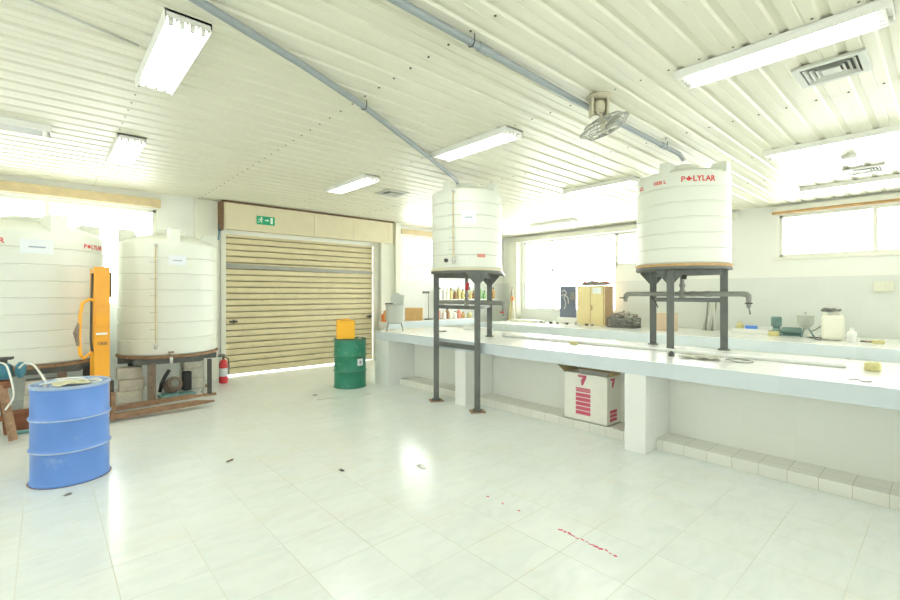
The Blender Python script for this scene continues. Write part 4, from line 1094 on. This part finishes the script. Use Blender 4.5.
# small bits scattered along the wall bench left of the cabinet
for k in range(10):
    rnd = random.Random(50 + k); yy = 5.55 + k * .17
    nm = ['near the straw cabinet door', 'next from the cabinet', 'third from the cabinet', 'fourth from the cabinet', 'fifth from the cabinet', 'sixth from the cabinet', 'seventh from the cabinet', 'eighth from the cabinet', 'ninth from the cabinet', 'farthest from the cabinet'][k]
    o = MB().tube([(0, 0, .03), (rnd.uniform(-.04, .04), .07, .03)], .026, 8).build('pipe_fitting', [M_['galv'], M_['dark'], M_['pale']][k % 3], None)
    o.location = (9.55 + rnd.uniform(-.1, .1), yy, ZW - .003); tag(o, 'small pipe fitting on the wall bench, ' + nm, 'fitting', 'pipe fittings on the wall bench')
o = MB().bb(0, .25, 0, .9, 0, .06).build('long_tray', M_['switch'], None, .004); o.location = (9.5, 7.2, ZW); tag(o, 'long low cream tray on the wall bench near the far corner', 'tray')

# ------------------------------------------------------------------ far wall shelf and bench clutter
t = thing('wall_shelf', 'white wall shelf with bottles on the far wall beyond the first tank stand', 'shelf', (7.7, Y1 + .05, 1.40))
MB().bb(0, 2.3, -.26, 0, -.03, 0).build('shelf_board', M_['white'], t, .003)
for xx in (.2, 1.1, 2.1): MB().bb(xx, xx + .03, -.22, 0, -.15, -.03).build('bracket', M_['pale'], t)
cols = [('white', M_['white']), ('straw yellow', M_['sponge']), ('amber', M_['brownbox']), ('pale green', mat('pale_green_glass', (.35, .62, .30), .3)), ('cream', M_['jug']), ('brown', M_['oldwood'])]
seq = [0, 0, 4, 1, 5, 1, 1, 2, 1, 5, 1, 3, 3, 0, 1, 2]
ords = ['first', 'second', 'third', 'fourth', 'fifth', 'sixth', 'seventh', 'eighth', 'ninth', 'tenth', 'eleventh', 'twelfth', 'thirteenth', 'fourteenth', 'fifteenth', 'sixteenth']
for k in range(16):
    rnd = random.Random(90 + k); cn, cm = cols[seq[k]]
    bottle(7.79 + k * .142, Y1 - .08 + rnd.uniform(-.03, .03), 1.402, rnd.uniform(.045, .06), rnd.uniform(.20, .36), cm, '%s bottle, %s from the left on the far wall shelf' % (cn, ords[k]), M_['white'] if k % 3 else M_['dark'], 'bottles on the far wall shelf')
seq2 = [2, 5, 0, 5, 4, 0, 5, 2, 1]
nm2 = ['bottle'] * 9
for k in range(9):
    rnd = random.Random(190 + k); cn, cm = cols[seq2[k]]
    bottle(7.35 + k * .14 , 8.72 + rnd.uniform(-.1, .1), ZB + .001, rnd.uniform(.05, .065), rnd.uniform(.16, .30), M_['pinkred'] if k in (0, 6) else cm, '%s bottle, %s from the left on the far wall bench' % ('red' if k in (0, 6) else cn, ords[k]), M_['dark'] if k % 2 else M_['white'], 'bottles on the far wall bench')
o = MB().box((0, 0, .15), (.42, .36, .30)).build('cardboard_box', M_['brownbox'], None, .004); o.location = (6.68, 8.72, ZB + .001); o.rotation_euler = (0, 0, -.7); tag(o, 'orange-brown cardboard box on the far wall bench right of the grey tub', 'box')
t = thing('retort_stand', 'thin laboratory retort stand on the far wall bench right of the cardboard box', 'stand', (7.16, 8.76, ZB + .001))
MB().box((0, 0, .01), (.18, .12, .02)).build('foot', M_['dark'], t); MB().tube([(0, 0, .02), (0, 0, .72)], .009, 8).build('rod', M_['galv'], t); MB().box((-.08, 0, .68), (.2, .03, .05)).build('clamp', M_['dark'], t)
# brown-green stepladder-like rack by the corner
t = thing('plant_rack', 'tall narrow heap of dried stems standing at the far corner of bench', 'plant', (9.9, 8.35, ZW))
for k in range(12):
    rnd = random.Random(300 + k); a = rnd.uniform(0, 2 * PI); r = rnd.uniform(.04, .16)
    MB().tube([(r * math.cos(a), r * math.sin(a), 0), (r * .7 * math.cos(a), r * .7 * math.sin(a), .35), (r * .1 * math.cos(a), r * .1 * math.sin(a), rnd.uniform(.7, 1.0))], [.022, .018, .01], 6).build('stem', [M_['sponge'], M_['scrap'], M_['jug']][k % 3], t)
MB().box((-.08, -.1, .62), (.06, .06, .12)).build('orange_tag', M_['orangeb'], t)
o = tubething('floor_strip', 'thin grey strip lying on the floor in front of the green drum', 'strip', [(2.94, 6.15, .004), (3.35, 6.06, .004), (3.74, 5.95, .004)], .004, M_['pottank'])
# floor scraps
for k, (x_, y_, m, lab, w_) in enumerate([(1.27, 4.44, M_['rustmotor'], 'brown leaf-like scrap on the floor left of centre', .07), (1.92, 3.54, M_['dark'], 'dark curled scrap on the floor at centre', .06), (3.05, 6.45, M_['dark'], 'small dark scrap on the floor before the green drum', .07), (.13, 4.52, M_['rustmotor'], 'brown scrap on the floor in front of the blue drum', .05), (2.49, 3.14, M_['white'], 'white torn scrap on the floor before the first stand', .11)]):
    sheet('paper_scrap', lab, 'scrap', x_, y_, .0005, w_, w_ * .4, m, .012, 20 + k, .6 + k, .001, 6)
mb = MB(); rnd = random.Random(5)
for k in range(16):
    f = k / 15; yy = 1.70 - .48 * f if k < 13 else 2.05 + .15 * (k - 13)
    mb.box((2.50 + rnd.uniform(-.008, .008), yy, .0006), (rnd.uniform(.008, .020), rnd.uniform(.018, .034), .001), rz=rnd.uniform(-.5, .5))
tag(mb.build('paint_mark', M_['pink']), 'broken dark red paint streak on the floor tiles at lower centre', 'mark')
